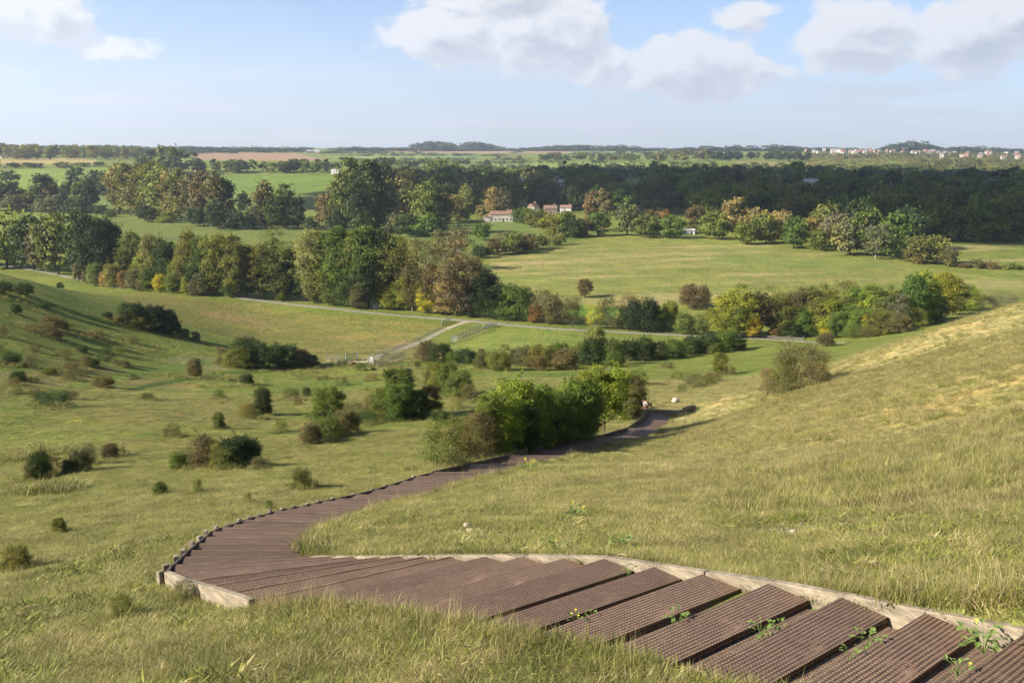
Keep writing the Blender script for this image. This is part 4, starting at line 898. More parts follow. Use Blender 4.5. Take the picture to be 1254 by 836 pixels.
n = 9000; rr = np.sqrt(r.uniform(3.5**2, 16**2, n)); aa = np.radians(r.uniform(-40, 42, n)); x, y = rr*np.sin(aa), rr*np.cos(aa); k = fbm(x+9, y-4, 1.4, 3) > .12
for cpx, cpy, cw in ((572,652,.42),(968,648,.62)):
    cpt = G(cpx, cpy); k &= np.hypot(x-cpt[0], y-cpt[1]) > cw
sow_at(x[k], y[k], 8, .8, 1.5, 1.0, 81)
for bx, by, bw, bd in BUSH:
    n = int(min(60, 14*bw)) if bd > 25 else 10; a = r.uniform(0, 6.28, n); q = bw*r.uniform(.38, .72, n); sow_at(bx+np.cos(a)*q, by+np.sin(a)*q, [7,7,4,3], 1.0 if bd > 25 else .7, 1.9 if bd > 25 else 1.1, 1.0, int(bx*7)&1023)
PX = np.concatenate(PX); PR = np.concatenate(PR); PS = np.concatenate(PS); PI = np.concatenate(PI)
pm = bpy.data.meshes.new('grass'); pm.vertices.add(len(PX)); pm.vertices.foreach_set('co', PX.astype(np.float32).ravel())
for nm, ty, dat in (('rot','FLOAT_VECTOR',PR),('scl','FLOAT_VECTOR',PS)):
    a = pm.attributes.new(nm, ty, 'POINT'); a.data.foreach_set('vector', dat.astype(np.float32).ravel())
a = pm.attributes.new('idx', 'INT', 'POINT'); a.data.foreach_set('value', PI.astype(np.int32))
go = link(bpy.data.objects.new('grass', pm)); tag(go, kind='stuff')
ng = bpy.data.node_groups.new('scatter_grass', 'GeometryNodeTree')
ng.interface.new_socket('Geometry', in_out='INPUT', socket_type='NodeSocketGeometry'); ng.interface.new_socket('Geometry', in_out='OUTPUT', socket_type='NodeSocketGeometry')
gi = ng.nodes.new('NodeGroupInput'); g_o = ng.nodes.new('NodeGroupOutput'); ci = ng.nodes.new('GeometryNodeCollectionInfo'); ci.inputs['Collection'].default_value = tufts; ci.inputs['Separate Children'].default_value = True; ci.inputs['Reset Children'].default_value = True
ip = ng.nodes.new('GeometryNodeInstanceOnPoints'); ip.inputs['Pick Instance'].default_value = True
def na(nm, ty):
    n = ng.nodes.new('GeometryNodeInputNamedAttribute'); n.data_type = ty; n.inputs['Name'].default_value = nm; return n.outputs['Attribute']
e2r = ng.nodes.new('FunctionNodeEulerToRotation'); L_ = ng.links.new
L_(gi.outputs[0], ip.inputs['Points']); L_(ci.outputs[0], ip.inputs['Instance']); L_(na('idx','INT'), ip.inputs['Instance Index']); L_(na('rot','FLOAT_VECTOR'), e2r.inputs[0]); L_(e2r.outputs[0], ip.inputs['Rotation']); L_(na('scl','FLOAT_VECTOR'), ip.inputs['Scale']); L_(ip.outputs[0], g_o.inputs[0])
md = go.modifiers.new('scatter', 'NODES'); md.node_group = ng
# ---------------------------------------------------------------- fences, gates, houses, person, small things
M['fence'] = simple('weathered_fence_wood', (.20,.185,.16), .9, .4, 4.0)
M['metal'] = simple('galvanised_metal', (.33,.37,.36), .5, .2, 4.0)
M['gate_g'] = simple('green_painted_gate', (.09,.17,.12), .6, .2, 4.0)
M['white'] = simple('white_paint', (.62,.60,.56), .7, .1, 3.0)
M['cream'] = simple('cream_render', (.56,.49,.42), .9, .15, .5)
M['brick'] = simple('red_brick', (.30,.19,.15), .9, .3, .6)
M['pale_wall'] = simple('pale_wall', (.34,.31,.28), .9, .2, .5)
M['roof_r'] = simple('terracotta_tiles', (.205,.12,.09), .85, .3, .8)
M['roof_g'] = simple('grey_slates', (.22,.21,.21), .7, .3, .8)
M['roof_p'] = simple('pale_sheet_roof', (.36,.36,.35), .8, .2, .6)
M['glass'] = simple('window_glass', (.05,.06,.07), .15, .1, 1.0, spec=.6)
M['chalk'] = simple('chalk_lumps', (.34,.28,.22), .95, .4, 9.0, .01)
M['stone'] = simple('chalk_boulder', (.38,.33,.26), .95, .3, 6.0, .02)
def fence(px_line, lab, step=2.2, h=1.15, rails=3, mat='fence', group=None):
    P = [G(*p) for p in px_line]; root = empty('post_and_rail_fence', P[0], lab, 'fence', group); o0 = P[0]
    pts_=[]; carry = 0
    for a, b in zip(P[:-1], P[1:]):
        L = np.linalg.norm((b-a)[:2]); n = max(1, round(L/step))
        for i in range(n): pts_.append(a+(b-a)*i/n)
    pts_.append(P[-1]); pts_ = [np.array([p[0], p[1], float(H(p[0],p[1]))]) for p in pts_]
    for i, p in enumerate(pts_):
        mb = MB(); q = p-o0; mb.box(q[0]-.06,q[0]+.06,q[1]-.05,q[1]+.05,q[2]-.3,q[2]+h+random.uniform(-.04,.08)); mb.build('post', M[mat], root)
    for k in range(rails):
        mb = MB()
        for a, b in zip(pts_[:-1], pts_[1:]):
            u = np.array([0,0,h*(.35+.3*k)]); mb.beam(a-o0+u+[0,-.07,0], b-o0+u+[0,-.07,0], .04, .09)
        mb.build('rail', M[mat], root)
def gate(pa, pb, lab, mat='gate_g', h=1.2, group=None):
    a, b = G(*pa), G(*pb); d = (b-a)[:2]; L = np.linalg.norm(d); r = empty('field_gate', a, lab, 'gate', group, math.atan2(d[1], d[0]))
    dz = (b[2]-a[2])
    for x in (0, L):
        mb = MB(); mb.box(x-.09,x+.09,-.09,.09,-.3+dz*x/L,h+.25+dz*x/L); mb.build('post', M['fence'], r)
    for k in range(5):
        mb = MB(); z = .2+k*.24; mb.beam((.12,0,z+dz*.05),(L-.12,0,z+dz*.95),.04,.07); mb.build('bar', M[mat], r)
    mb = MB(); mb.beam((.12,0,.2),(L-.12,0,.2+.96+dz),.035,.06); mb.build('brace', M[mat], r)
fence([(553,417),(566,411),(578,407),(590,402)], 'double row of grey posts beside the farm track, right of it', 1.6, 1.3, 2)
fence([(562,418),(580,411),(600,403),(608,399)], 'grey post fence on the small field side by the track junction', 2.0, 1.2, 3)
fence([(458,439),(490,426),(520,413),(541,403)], 'low dark rail fence along the upper side of the farm track', 2.6, 1.0, 2)
fence([(462,449),(480,443),(497,438)], 'short fence below the farm track near the lower gate', 2.2, 1.1, 3)
fence([(400,441),(412,441),(424,441)], 'short pale rail fence between the dark thicket and the gate', 2.2, 1.1, 2, 'fence')
fence([(912,413),(930,414),(948,415),(966,416),(984,417)], 'pale rail fence along the lane below the right-hand belt', 3.0, 1.0, 2, 'fence')
gate((541,399),(552,394), 'green field gate where the hay field meets the lane')
gate((553,419),(560,419), 'pale gate at the near end of the grey posts', 'metal')
gate((592,403),(603,399), 'pale metal gate beside the lane right of the junction', 'metal')
gate((424,443),(438,440), 'green gate at the lower end of the farm track', 'gate_g')
gate((452,444),(458,446), 'small grey gate at the foot of the farm track', 'metal')
gate((456,378),(463,378), 'small white gate at the wood edge behind the lane', 'white')

def roof_mb(w, d, h0, h1, hip=0, over=.35):
    mb = MB(); a, b = w/2+over, d/2+over; r = a-hip
    lo = [(-a,-b,h0),(a,-b,h0),(a,b,h0),(-a,b,h0)]
    mb.poly([lo[0], lo[1], (r,0,h1), (-r,0,h1)]); mb.poly([lo[2], lo[3], (-r,0,h1), (r,0,h1)])
    mb.poly([lo[1], lo[2], (r,0,h1)]); mb.poly([lo[3], lo[0], (-r,0,h1)]); mb.poly(lo[::-1]); return mb
def house(px, base, w, d, h, rh, wall, roof, lab, rz=0., cat='house', name='house', hip=0, storeys=2, nwin=4, chimney=True, wing=None, tmin=0, dz=0, door=True, group=None):
    p = G(px, base, tmin); r = empty(name, (p[0], p[1], p[2]+dz), lab, cat, group, rz)
    mb = MB(); mb.box(-w/2,w/2,-d/2,d/2,-1.0-dz,h); wo_ = mb.build('wall', M[wall], r)
    ro = roof_mb(w, d, h+.003, h+rh, hip).build('roof', M[roof], r)
    if chimney:
        mb = MB(); mb.box(w*.28,w*.28+.9,-.4,.4,h,h+rh+.9); mb.box(w*.28+.15,w*.28+.7,-.25,.25,h+rh+.9,h+rh+1.2); mb.build('chimney', M['brick'], ro)
    for s in range(storeys):
        for i in range(nwin):
            x = -w/2+w*(i+.5)/nwin; z = .9+s*2.7
            if door and s == 0 and i == nwin//2: 
                mb = MB(); mb.box(x-.5,x+.5,-d/2-.05,-d/2+.05,0,2.1); mb.build('door', M['edge_dark'], r); continue
            mb = MB(); mb.box(x-.6,x+.6,-d/2-.06,-d/2+.04,z,z+1.3); f_ = mb.build('window', M['white'], r)
            mb = MB(); mb.box(x-.48,x+.48,-d/2-.075,-d/2-.055,z+.1,z+1.2); mb.build('pane', M['glass'], f_)
    if wing:
        wx, ww, wd, wh, wrh = wing; mb = MB(); mb.box(wx-ww/2,wx+ww/2,-wd/2-1,wd/2-1,-1.0,wh); mb.build('wing', M[wall], r)
        m2 = roof_mb(ww, wd, wh+.004, wh+wrh, hip); m2.V = [(a+wx, b-1, c_) for a,b,c_ in m2.V]; m2.build('wing_roof', M[roof], r)
    return r
house(613, 271, 15, 8, 4.6, 2.2, 'cream', 'roof_r', 'long cream house with terracotta roof standing in the pasture', .12, hip=2.2, storeys=1, nwin=6, wing=(-8.5,5,6,3.2,1.2), tmin=300)
house(625, 270, 5, 7, 5.2, 1.8, 'cream', 'roof_r', 'small cream block at the right end of the long cream house', -.1, hip=1.2, storeys=1, nwin=2, chimney=False, tmin=300)
house(653, 262, 6, 6, 5.2, 2.6, 'white', 'roof_r', 'white gabled house with chimney, left of the red roofs', .9, tmin=300, nwin=2)
house(674, 262, 9, 7, 3.8, 2.6, 'brick', 'roof_r', 'red-roofed brick farmhouse half hidden behind round trees', .05, tmin=300, nwin=5)
house(693, 261, 8, 6, 3.6, 2.4, 'white', 'roof_r', 'low white cottage with brown roof right of the red roofs', -.2, tmin=300, nwin=3)
house(842, 287, 7, 3.5, 2.2, .9, 'white', 'roof_p', 'low white shed in the trees at the meadow edge', .0, 'shed', 'shed', storeys=1, nwin=2, chimney=False, tmin=300)
WOODH = [(634,230,'pale_wall','roof_p','small pale-roofed house in the shaded wood, leftmost'),(656,233,'pale_wall','roof_p','pale-roofed house in the shaded wood above the farmhouse'),(681,234,'white','roof_p','pale grey roof in the shaded wood right of the farmhouse'),
         (916,240,'pale_wall','roof_g','grey-roofed house in the dark wood above the tan trees'),(992,233,'pale_wall','roof_p','pale house in the dark wood, left of the white one'),(1023,236,'white','roof_p','white-walled house with pale roof in the dark wood'),
         (1055,252,'brick','roof_r','pinkish brick house in the dark wood, nearest to the meadow'),(1081,239,'white','roof_p','white house in the dark wood beside a red roof'),(1101,239,'brick','roof_r','red-roofed house in the dark wood right of the white house'),(1078,254,'white','roof_g','small white cottage low in the dark wood')]
for i, (px, b_, wl_, rf_, lb) in enumerate(WOODH):
    house(px, b_+2, 11+(i*37%5), 8, 5.4, 3.4, wl_, rf_, lb, (i*.7)%1.2-.6, nwin=3, tmin=500, dz=4.5)
def barn(px, base, w, d, h, rh, wl_, rf_, lab, tmin=700, rz=0):
    house(px, base, w, d, h, rh, wl_, rf_, lab, rz, 'barn', 'barn', storeys=1, nwin=2, chimney=False, tmin=tmin)
barn(411, 213, 11, 9, 4.5, 2, 'white', 'roof_p', 'white barn at the corner of the green slope field')
barn(383, 187.3, 40, 14, 5, 3, 'pale_wall', 'roof_p', 'long pale barn above the ploughed field')
barn(886, 190.5, 44, 16, 6, 3, 'brick', 'roof_p', 'long pale-roofed barn left of the small skyline wood')
barn(685, 194.5, 16, 10, 6, 3, 'cream', 'roof_p', 'small ochre building on the far green slope')
barn(131, 225, 8, 6, 4, 2.4, 'white', 'roof_p', 'tiny white building between the left woods')
barn(-1, 193.5, 14, 9, 4.5, 2.5, 'white', 'roof_p', 'white building at the edge of the straw-coloured field')

# town on the ridge: every house its own object, too small to show parts
def small_house_mesh(wall, roof, w, d, h, rh):
    mb = MB(); mb.box(-w/2,w/2,-d/2,d/2,-2,h,0); m2 = roof_mb(w, d, h+.01, h+rh)
    b = len(mb.V); mb.V += m2.V; mb.F += [[b+i for i in f] for f in m2.F]; mb.M += [1]*len(m2.F)
    for s in range(2):
        for i in range(3):
            x = -w/2+w*(i+.5)/3; mb.box(x-.6,x+.6,-d/2-.08,-d/2+.02,.9+2.7*s,2.2+2.7*s,2)
    return mb.mesh('house', [M[wall], M[roof], M['glass']])
SM = [small_house_mesh(*a) for a in (('cream','roof_g',11,8,5.5,3.2),('brick','roof_r',12,8,5.5,3.5),('cream','roof_r',10,8,5.5,3.2),('pale_wall','roof_r',14,8,5.6,3),('brick','roof_g',9,8,5.4,3))]
rh_ = random.Random(11)
def town(n, x0, x1, b0, b1, lab, group):
    for _ in range(n):
        p = G(rh_.uniform(x0,x1), rh_.uniform(b0,b1), 1200); o = link(bpy.data.objects.new('house', rh_.choice(SM))); o.location = (p[0], p[1], p[2]+rh_.uniform(3,6)); o.rotation_euler = (0,0,rh_.uniform(-.7,.7))
        s = rh_.uniform(.75,1.15); o.scale = (s,s,s*1.15); tag(o, lab, 'house', group)
town(28, 985, 1110, 186.0, 189.5, 'small pale house on the skyline ridge left of the wooded knoll', 'houses on the skyline ridge')
town(24, 1075, 1170, 187.0, 191.5, 'small pinkish house below the wooded knoll on the ridge', 'houses below the wooded knoll')
town(26, 1150, 1265, 189, 197, 'small red-roofed house on the far right hillside', 'houses on the far right hillside')
town(8, 1020, 1060, 190, 192, 'tiny pale house among the scrub below the ridge', 'houses among the scrub')

# boulder, trough
def rock(px, py, s, name, lab, mat='stone', seed=1, group=None, cat='boulder', sink=.25, flat=.8):
    import bmesh
    p = G(px, py); bm = bmesh.new(); bmesh.ops.create_icosphere(bm, subdivisions=3, radius=1)
    for v in bm.verts:
        n = 1+.25*float(vn(np.array(v.co.x*1.3+seed*7.1), np.array(v.co.y*1.3+v.co.z+seed*3.3)))+.10*float(vn(np.array(v.co.x*3.3+seed), np.array(v.co.y*3.1-v.co.z*2+seed)))
        v.co *= n; v.co.z *= flat
    me = bpy.data.meshes.new(name); bm.to_mesh(me); bm.free(); me.materials.append(M[mat]); me.polygons.foreach_set('use_smooth', np.ones(len(me.polygons), bool))
    o = link(bpy.data.objects.new(name, me)); o.location = (p[0], p[1], p[2]+s*flat*(1-sink)); o.scale = (s*1.1, s*.9, s); o.rotation_euler = (0,0,seed*1.3); return tag(o, lab, cat, group)
rock(827, 493, .31, 'boulder', 'rounded pale boulder in the grass right of the stairway foot', seed=3)
rs = random.Random(4)
for i in range(9): rock(968+rs.uniform(-17,17), 648+rs.uniform(-6,7), rs.uniform(.02,.05), 'chalk_stone', 'small chalk stone in the bare patch on the right bank', seed=10+i, mat='chalk', group='chalk stones in the right bank patch', cat='stone', sink=.4, flat=.6)
for i in range(6): rock(572+rs.uniform(-7,7), 652+rs.uniform(-8,6), rs.uniform(.025,.06), 'chalk_stone', 'chalk stone in the bare scar above the stair bend', seed=30+i, mat='chalk', group='chalk stones in the scar above the bend', cat='stone', sink=.4, flat=.8)
mb = MB(); mb.box(-.9,.9,-.35,.35,0,.5); mb.box(-.95,.95,-.4,.4,.5,.56); o = mb.build('water_trough', M['white'], None, bevel=.03); p = G(58,331); o.location = p; o.rotation_euler = (0,0,-.4); tag(o, 'small white trough beside the hill track at the upper left', 'trough')

# the person sitting at the foot of the steps
M['skin'] = simple('skin', (.50,.30,.22), .6, .08, 6); M['shirt'] = simple('white_shirt', (.80,.79,.78), .85, .06, 8); M['jeans'] = simple('maroon_trousers', (.20,.07,.06), .9, .15, 8); M['hair'] = simple('dark_hair', (.022,.016,.012), .6, .3, 20)
def skin_mesh(name, nodes, edges, mat, parent, sub=2, root=0):
    me = bpy.data.meshes.new(name); me.from_pydata([n[0] for n in nodes], edges, []); me.update(); me.materials.append(mat)
    o = link(bpy.data.objects.new(name, me), parent); s = o.modifiers.new('skin','SKIN'); s.use_smooth_shade = True
    for i, n in enumerate(nodes): me.skin_vertices[0].data[i].radius = (n[1], n[1] if len(n) < 3 else n[2]); me.skin_vertices[0].data[i].use_root = (i == root)
    sb = o.modifiers.new('sub','SUBSURF'); sb.levels = sub; sb.render_levels = sub; return o
pp = G(789, 501); 
person = empty('person', (pp[0], pp[1], pp[2]+.02), 'person in a white top sitting on the ground by the stairway foot', 'person', rz=math.radians(-55)); person.scale = (1.12,1.12,1.12)
# local frame: +y is where the knees point
N_ = [((0,0,.13),.13,.11),((0,-.02,.33),.12,.09),((0,0,.50),.135,.095),((0,.03,.60),.055),((0,.045,.66),.05),
      ((-.17,.01,.54),.055),((-.23,.06,.32),.042),((-.17,.26,.30),.033),((-.15,.31,.30),.026),
      ((.17,.01,.54),.055),((.23,.06,.32),.042),((.17,.26,.30),.033),((.15,.31,.30),.026),
      ((-.11,.06,.12),.09),((-.14,.42,.40),.06),((-.13,.60,.07),.042),((-.13,.74,.03),.034),
      ((.11,.06,.12),.09),((.14,.42,.40),.06),((.13,.60,.07),.042),((.13,.74,.03),.034),
      ((0,.06,.74),.085,.09),((0,.055,.82),.075,.085)]
E_ = [(0,1),(1,2),(2,3),(3,4),(2,5),(5,6),(6,7),(7,8),(2,9),(9,10),(10,11),(11,12),(0,13),(13,14),(14,15),(15,16),(0,17),(17,18),(18,19),(19,20),(4,21),(21,22)]
for s, w_ in ((-1,8),(1,12)):
    for f in range(4):
        b_ = len(N_); x = s*(.15-(.012+f*.018)+.02); N_.append(((x,.355,.305-f*.004),.009)); N_.append(((x,.375+.008*(f in (1,2)),.280),.007)); E_ += [(w_,b_),(b_,b_+1)]
    b_ = len(N_); N_.append(((s*.11,.32,.29),.010)); N_.append(((s*.095,.345,.275),.008)); E_ += [(w_,b_),(b_,b_+1)]
skin_mesh('body', N_, E_, M['skin'], person)
skin_mesh('shirt', [((0,0,.15),.145,.125),((0,-.02,.33),.135,.105),((0,0,.50),.150,.108),((0,.02,.565),.08),((-.175,.01,.53),.068),((-.225,.045,.38),.056),((.175,.01,.53),.068),((.225,.045,.38),.056)], [(0,1),(1,2),(2,3),(2,4),(4,5),(2,6),(6,7)], M['shirt'], person)
skin_mesh('trousers', [((0,.0,.12),.14,.125),((-.11,.07,.125),.10),((-.14,.42,.40),.072),((-.13,.58,.12),.055),((.11,.07,.125),.10),((.14,.42,.40),.072),((.13,.58,.12),.055)], [(0,1),(1,2),(2,3),(0,4),(4,5),(5,6)], M['jeans'], person)
skin_mesh('hair', [((0,.02,.70),.075,.07),((0,.025,.78),.098,.095),((0,.035,.85),.085,.08),((0,-.03,.62),.06)], [(0,1),(1,2),(0,3)], M['hair'], person)

# weeds that grow through the netting, and yellow flowers
def stair_point(px, py):
    p = G(px, py)
    for _ in range(4):
        z = float(np.nan_to_num(in_stairs(np.array([p[0]]), np.array([p[1]]), .05)[0], nan=p[2])); p = PZ(px, py, z-.03)
    return p
M['weed'] = simple('weed_leaves', (.11,.155,.035), .6, .4, 8.0); M['flower'] = simple('yellow_petals', (.75,.60,.03), .6, .1, 8.0)
def weed(p, s, lab, flower=0, seed=1, nl=26, group=None, name='weed'):
    r = np.random.default_rng(seed); root = empty(name, p, lab, 'weed' if not flower else 'wild flower', group)
    mb = MB(); fl = MB()
    for i in range(nl):
        a = r.uniform(0, 6.28); q = s*r.uniform(.05,.5); h = s*r.uniform(.1,.6); ln = s*r.uniform(.16,.34); wd = ln*r.uniform(.22,.4); c = np.array([math.cos(a)*q, math.sin(a)*q, h]); d = np.array([math.cos(a+r.uniform(-.6,.6)), math.sin(a+r.uniform(-.6,.6)), r.uniform(-.3,.6)]); d /= np.linalg.norm(d)
        n_ = np.cross(d, [0,0,1]); n_ /= np.linalg.norm(n_); up = np.array([0,0,.12*ln])
        mb.poly([c, c+d*ln*.5+n_*wd+up, c+d*ln, c+d*ln*.5-n_*wd+up])
        if i%3 == 0: mb.tube([(0,0,-.03), tuple(c*.6+[0,0,.02]), tuple(c)], [s*.012,s*.009,s*.006], 4)
    mb.build('leaf_tuft', M['weed'], root)
    for i in range(flower):
        c = np.array([r.uniform(-.4,.4)*s, r.uniform(-.4,.4)*s, s*r.uniform(.55,.85)]); fm = MB()
        for k in range(9):
            a = k/9*6.28; a2 = a+.5; fm.poly([c, c+[math.cos(a)*s*.07, math.sin(a)*s*.07, s*.015], c+[math.cos(a2)*s*.07, math.sin(a2)*s*.07, s*.02]])
        fm.tube([tuple(c*[.9,.9,.85]), tuple(c)], [s*.008,s*.008], 4); fm.build('flower_head', M['flower'], root)
weed(stair_point(1205,795), .24, 'leafy weed with a yellow leaf by the board, lowest right', 1, 1, 34)
weed(stair_point(1172,826), .16, 'yellow-green weed at the bottom edge of the right-hand gravel strip', 1, 2, 20)
weed(stair_point(1062,789), .17, 'bright green weed in the strip left of the lowest right weed', 0, 3)
weed(stair_point(1040,805), .13, 'small low weed just below the bright green weed', 0, 4, 18)
weed(stair_point(933,776), .17, 'bushy green weed in the middle gravel strip', 0, 5)
weed(stair_point(952,768), .12, 'small weed beside the bushy weed in the middle strip', 0, 6, 16)
weed(stair_point(829,762), .17, 'round green weed in the strip left of the middle strip', 0, 7)
weed(stair_point(770,702), .14, 'small green weed against the board near the stair peak', 0, 8, 20)
weed(stair_point(706,764), .15, 'small weed with yellow flowers on the lower left treads', 3, 9, 18)
weed(stair_point(725,757), .12, 'tiny pale weed right of the yellow flowers on the treads', 0, 10, 14)
weed(stair_point(664,684), .12, 'low weed at the far board left of the stair peak', 0, 11, 18)
weed(G(648,575), .45, 'patch of yellow ragwort beside the lower flight of steps', 9, 12, 30, name='ragwort')
weed(G(705,636), .32, 'leafy green plant with small yellow heads on the bank', 2, 13, 50, name='ragwort')
weed(G(760,672), .26, 'broad-leaved dark weed just above the far board', 0, 14, 50)
weed(G(680,676), .24, 'broad-leaved weed above the far board, left of the dark one', 0, 15, 44)
weed(G(222,722), .22, 'leafy plant at the foot of the pale outer board', 0, 16, 40)
# ---------------------------------------------------------------- sky, sun, air, camera
SUN_EL = math.radians(30); SDIR = np.array([-.93,-.37]); SDIR /= np.linalg.norm(SDIR)
S3 = np.array([SDIR[0]*math.cos(SUN_EL), SDIR[1]*math.cos(SUN_EL), math.sin(SUN_EL)])
from mathutils import Vector
sl = bpy.data.lights.new('sun', 'SUN'); sl.energy = 5.0; sl.angle = math.radians(.53); sl.color = (1,.92,.79)
so = bpy.data.objects.new('sun', sl); so.rotation_euler = Vector(-S3).to_track_quat('-Z','Y').to_euler(); so.location = (-60,-30,60); link(so)
w = bpy.data.worlds.new('World'); scene.world = w; w.use_nodes = True; w.node_tree.nodes.clear(); t = NT(w.node_tree)
sky = t.n('ShaderNodeTexSky', sky_type='NISHITA'); sky.sun_disc = False; sky.sun_elevation = SUN_EL
sky.sun_rotation = math.atan2(SDIR[0], SDIR[1]) % (2*math.pi); sky.altitude = 80; sky.air_density = 1.0; sky.dust_density = .8; sky.ozone_density = 1.5
tc = t.n('ShaderNodeTexCoord').outputs['Generated']; nv = t.n('ShaderNodeVectorMath', operation='NORMALIZE'); t.nt.links.new(tc, nv.inputs[0]); D_ = nv.outputs[0]
sp = t.n('ShaderNodeSeparateXYZ'); t.nt.links.new(D_, sp.inputs[0])
el = t.math('ARCSINE', sp.outputs[2]); azm = t.math('ARCTAN2', sp.outputs[0], sp.outputs[1])
# direction map in degrees, stretched so clouds near the horizon flatten
uvn = t.n('ShaderNodeCombineXYZ'); t.nt.links.new(t.math('MULTIPLY', azm, 57.3), uvn.inputs[0]); t.nt.links.new(t.math('MULTIPLY', el, 57.3*1.5), uvn.inputs[1])
P_ = uvn.outputs[0]
def shifted(v, dx, dy):
    nd = t.n('ShaderNodeVectorMath', operation='ADD'); t.nt.links.new(v, nd.inputs[0]); nd.inputs[1].default_value = (dx,dy,0); return nd.outputs[0]
def pxdeg(px, py):
    d = ray(px, py); d = d/np.linalg.norm(d); return math.degrees(math.atan2(d[0], d[1])), math.degrees(math.asin(d[2]))
blobs = [(540,45,95,38,1.0),(660,40,110,55,1.1),(620,0,120,30,1.0),(740,80,70,35,.9),(850,85,85,45,1.15),(920,90,70,30,.8),(905,22,45,22,.75),(1050,40,85,45,1.05),(1190,45,90,48,1.05),(1250,20,80,60,1.0),(60,28,70,34,1.0),(135,62,48,20,.8),(0,10,60,30,.9)]
cn = {}
def density(v):
    # big shape from the blobs of cloud seen over the valley, edges from noise
    s2 = t.n('ShaderNodeSeparateXYZ'); t.nt.links.new(v, s2.inputs[0])
    wx = t.noise(shifted(v, 31, 7), .22, 4, .6); wy = t.noise(shifted(v, -12, 43), .22, 4, .6)
    gx = t.math('ADD', s2.outputs[0], t.math('MULTIPLY_ADD', wx, 5.0, -2.5)); gy = t.math('ADD', s2.outputs[1], t.math('MULTIPLY_ADD', wy, 3.6, -1.8))
    tot = None
    for px, py, rx, ry, k in blobs:
        a, e_ = pxdeg(px, py); rxa = rx/F*57.3; rye = ry/F*57.3*1.5
        dx = t.math('DIVIDE', t.math('SUBTRACT', gx, a), rxa); dy = t.math('DIVIDE', t.math('SUBTRACT', gy, e_*1.5), rye)
        r2 = t.math('ADD', t.math('MULTIPLY', dx, dx), t.math('MULTIPLY', dy, dy))
        g = t.math('MULTIPLY', t.math('EXPONENT', t.math('MULTIPLY', r2, -1.1)), k)
        tot = g if tot is None else t.math('MAXIMUM', tot, g)
    # the rest of the sky carries broken cloud too
    away = t.math('MULTIPLY', t.mr(t.noise(shifted(v, 200, 90), .05, 5, .6), .5, .75), t.mr(s2.outputs[1], 16, 26)); tot = t.math('MAXIMUM', tot, away)
    n = t.noise(v, .33, 8, .62, .3); n2 = t.noise(shifted(v, 5, 5), 1.3, 5, .6)
    return t.math('ADD', t.math('ADD', tot, t.math('MULTIPLY_ADD', n, 1.1, -.55)), t.math('MULTIPLY_ADD', n2, .22, -.11))
d0_ = density(P_); d1_ = density(shifted(P_, -.75, 1.1))
cov = t.mr(d0_, .34, .60, 0, 1, True)
lit = t.mr(t.math('SUBTRACT', d0_, d1_), -.16, .30)
thick = t.mr(d0_, .5, 1.15)
CLW, CLG = (4.1,4.05,4.0), (2.2,2.36,2.6)
ccol = t.mix(t.math('MULTIPLY_ADD', thick, -.62, t.math('ADD', t.math('MULTIPLY', lit, 1.3), .5), clamp=True), CLG, CLW)
skyc = t.mix(1.0, sky.outputs[0], (.58,.64,.79), 'MULTIPLY')
# thin high veil, thicker towards the horizon
st_ = t.n('ShaderNodeMapping', ins={'Vector':P_,'Scale':(.06,.38,1)}).outputs[0]
veil = t.math('MULTIPLY', t.mr(t.noise(st_, 1.4, 6, .6, .4), .38, .68), t.mr(el, math.radians(1), math.radians(7), .65, .05))
low = t.mr(el, math.radians(-1), math.radians(5.5), .6, 0, True)
c = t.mix(t.math('MAXIMUM', veil, low), skyc, (2.9,3.2,3.7))
sn = t.n('ShaderNodeMapping', ins={'Vector':P_,'Scale':(.075,.55,1),'Location':(3.1,.7,0)}).outputs[0]
sf = t.noise(sn, 1.0, 7, .62, .5); band = t.math('MULTIPLY', t.mr(el, math.radians(.3), math.radians(1.5), 0, 1, True), t.mr(el, math.radians(3.5), math.radians(6.5), 1, 0, True))
sc_ = t.math('MULTIPLY', t.mr(sf, .44, .62, 0, .8, True), band)
c = t.mix(sc_, c, t.mix(t.mr(sf, .5, .7), (2.75,2.95,3.35), (3.5,3.5,3.6)))
c = t.mix(t.math('MULTIPLY', cov, .93), c, ccol)
bg = t.n('ShaderNodeBackground', ins={'Color':c,'Strength':.09}); wo = t.n('ShaderNodeOutputWorld'); t.nt.links.new(bg.outputs[0], wo.inputs[0])

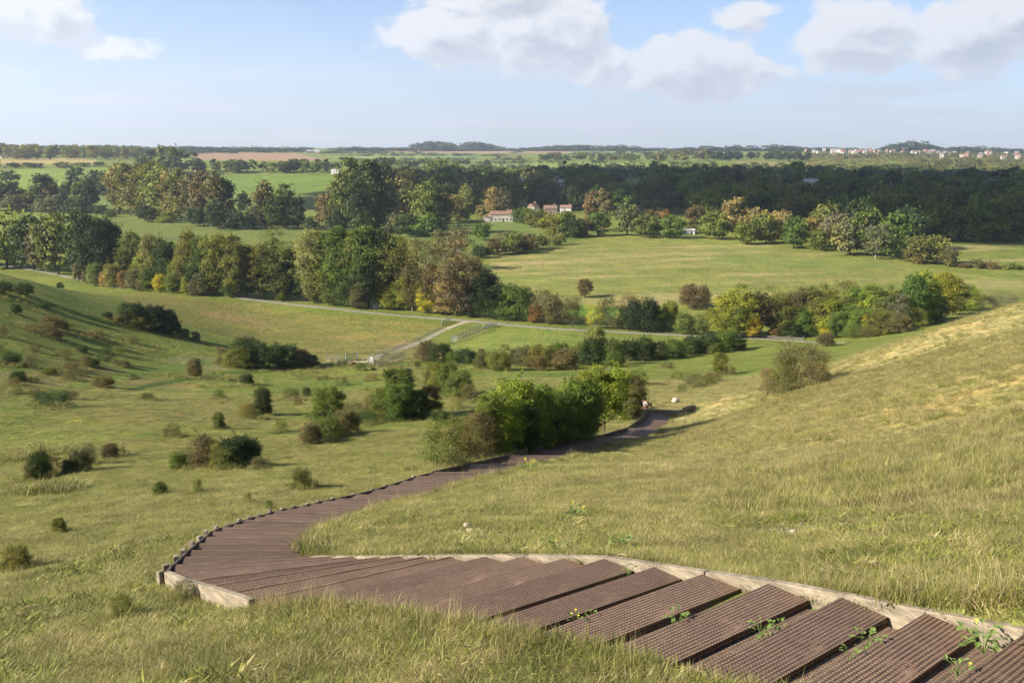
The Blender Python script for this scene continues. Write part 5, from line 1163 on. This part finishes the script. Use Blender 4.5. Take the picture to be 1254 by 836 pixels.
# a real cumulus high over the valley side; it throws the shade across the wood
def lump_cloud(cx, cy, z, spread, seed, poly):
    r = np.random.default_rng(seed); import bmesh
    bm = bmesh.new()
    for (x, y, s) in poly:
        m = bmesh.ops.create_icosphere(bm, subdivisions=3, radius=1.0)
        for v in m['verts']:
            n = 1+.22*float(vn(np.array(v.co.x*2.3+x*.01), np.array(v.co.y*2.3+v.co.z*1.7+y*.01)))
            v.co = Vector((v.co.x*s*n+x, v.co.y*s*n+y, (v.co.z*s*.35*n if v.co.z > 0 else v.co.z*s*.12)+z))
    me = bpy.data.meshes.new('cloud'); bm.to_mesh(me); bm.free(); me.polygons.foreach_set('use_smooth', np.ones(len(me.polygons), bool)); me.materials.append(M['cloud'])
    o = link(bpy.data.objects.new('cloud', me)); tag(o, kind='structure'); return o
M['cloud'] = simple('cloud_white', (.85,.86,.88), 1.0, .05, .01)
CZ = 640.0; SH = SDIR*((CZ+38)/math.tan(SUN_EL))
shade = []
r_ = np.random.default_rng(5)
for xx in np.arange(-150, 1150, 70):
    yn = 700 if xx < 110 else max(430, 640-(xx-130)*2.4); yn = yn if xx < 400 else 400
    yf = 1380+.10*xx if xx > 60 else 1050
    for yy in np.arange(yn+60, yf-40, 90):
        shade.append((xx+r_.uniform(-15,15)+SH[0], yy+r_.uniform(-15,15)+SH[1], r_.uniform(62,84)))
lump_cloud(0,0,CZ,0,5,shade)

# the air: one even box of haze
HZ = 0.00009
if HZ:
    hm, t2, out2 = new_mat('haze'); pv = t2.n('ShaderNodeVolumePrincipled', ins={'Color':(.72,.82,.98,1),'Density':HZ,'Anisotropy':.2}); t2.nt.links.new(pv.outputs[0], out2.inputs['Volume'])
    mb = MB(); mb.box(-9300,9300,-9300,9300,float(Z1.min())-1.0,float(max(Z1.max(),40))+60); hz = mb.build('haze', hm); tag(hz, kind='stuff')
cam = bpy.data.cameras.new('camera'); cam.sensor_width = 36; cam.lens = 36*F/1254; cam.clip_end = 30000; cam.clip_start = .1
co_ = bpy.data.objects.new('camera', cam); link(co_); co_.rotation_euler = (math.pi/2-TH, 0, 0); scene.camera = co_
vs = scene.view_settings; vs.view_transform = 'Standard'; vs.look = 'None'; vs.gamma = 1; vs.use_curve_mapping = False; vs.exposure = 1.48
scene.cycles.max_bounces = 6; scene.cycles.diffuse_bounces = 3; scene.cycles.transmission_bounces = 3; scene.cycles.transparent_max_bounces = 4; scene.cycles.volume_bounces = 0; scene.cycles.caustics_reflective = False; scene.cycles.caustics_refractive = False
scene.cycles.use_adaptive_sampling = True; scene.cycles.adaptive_threshold = .02
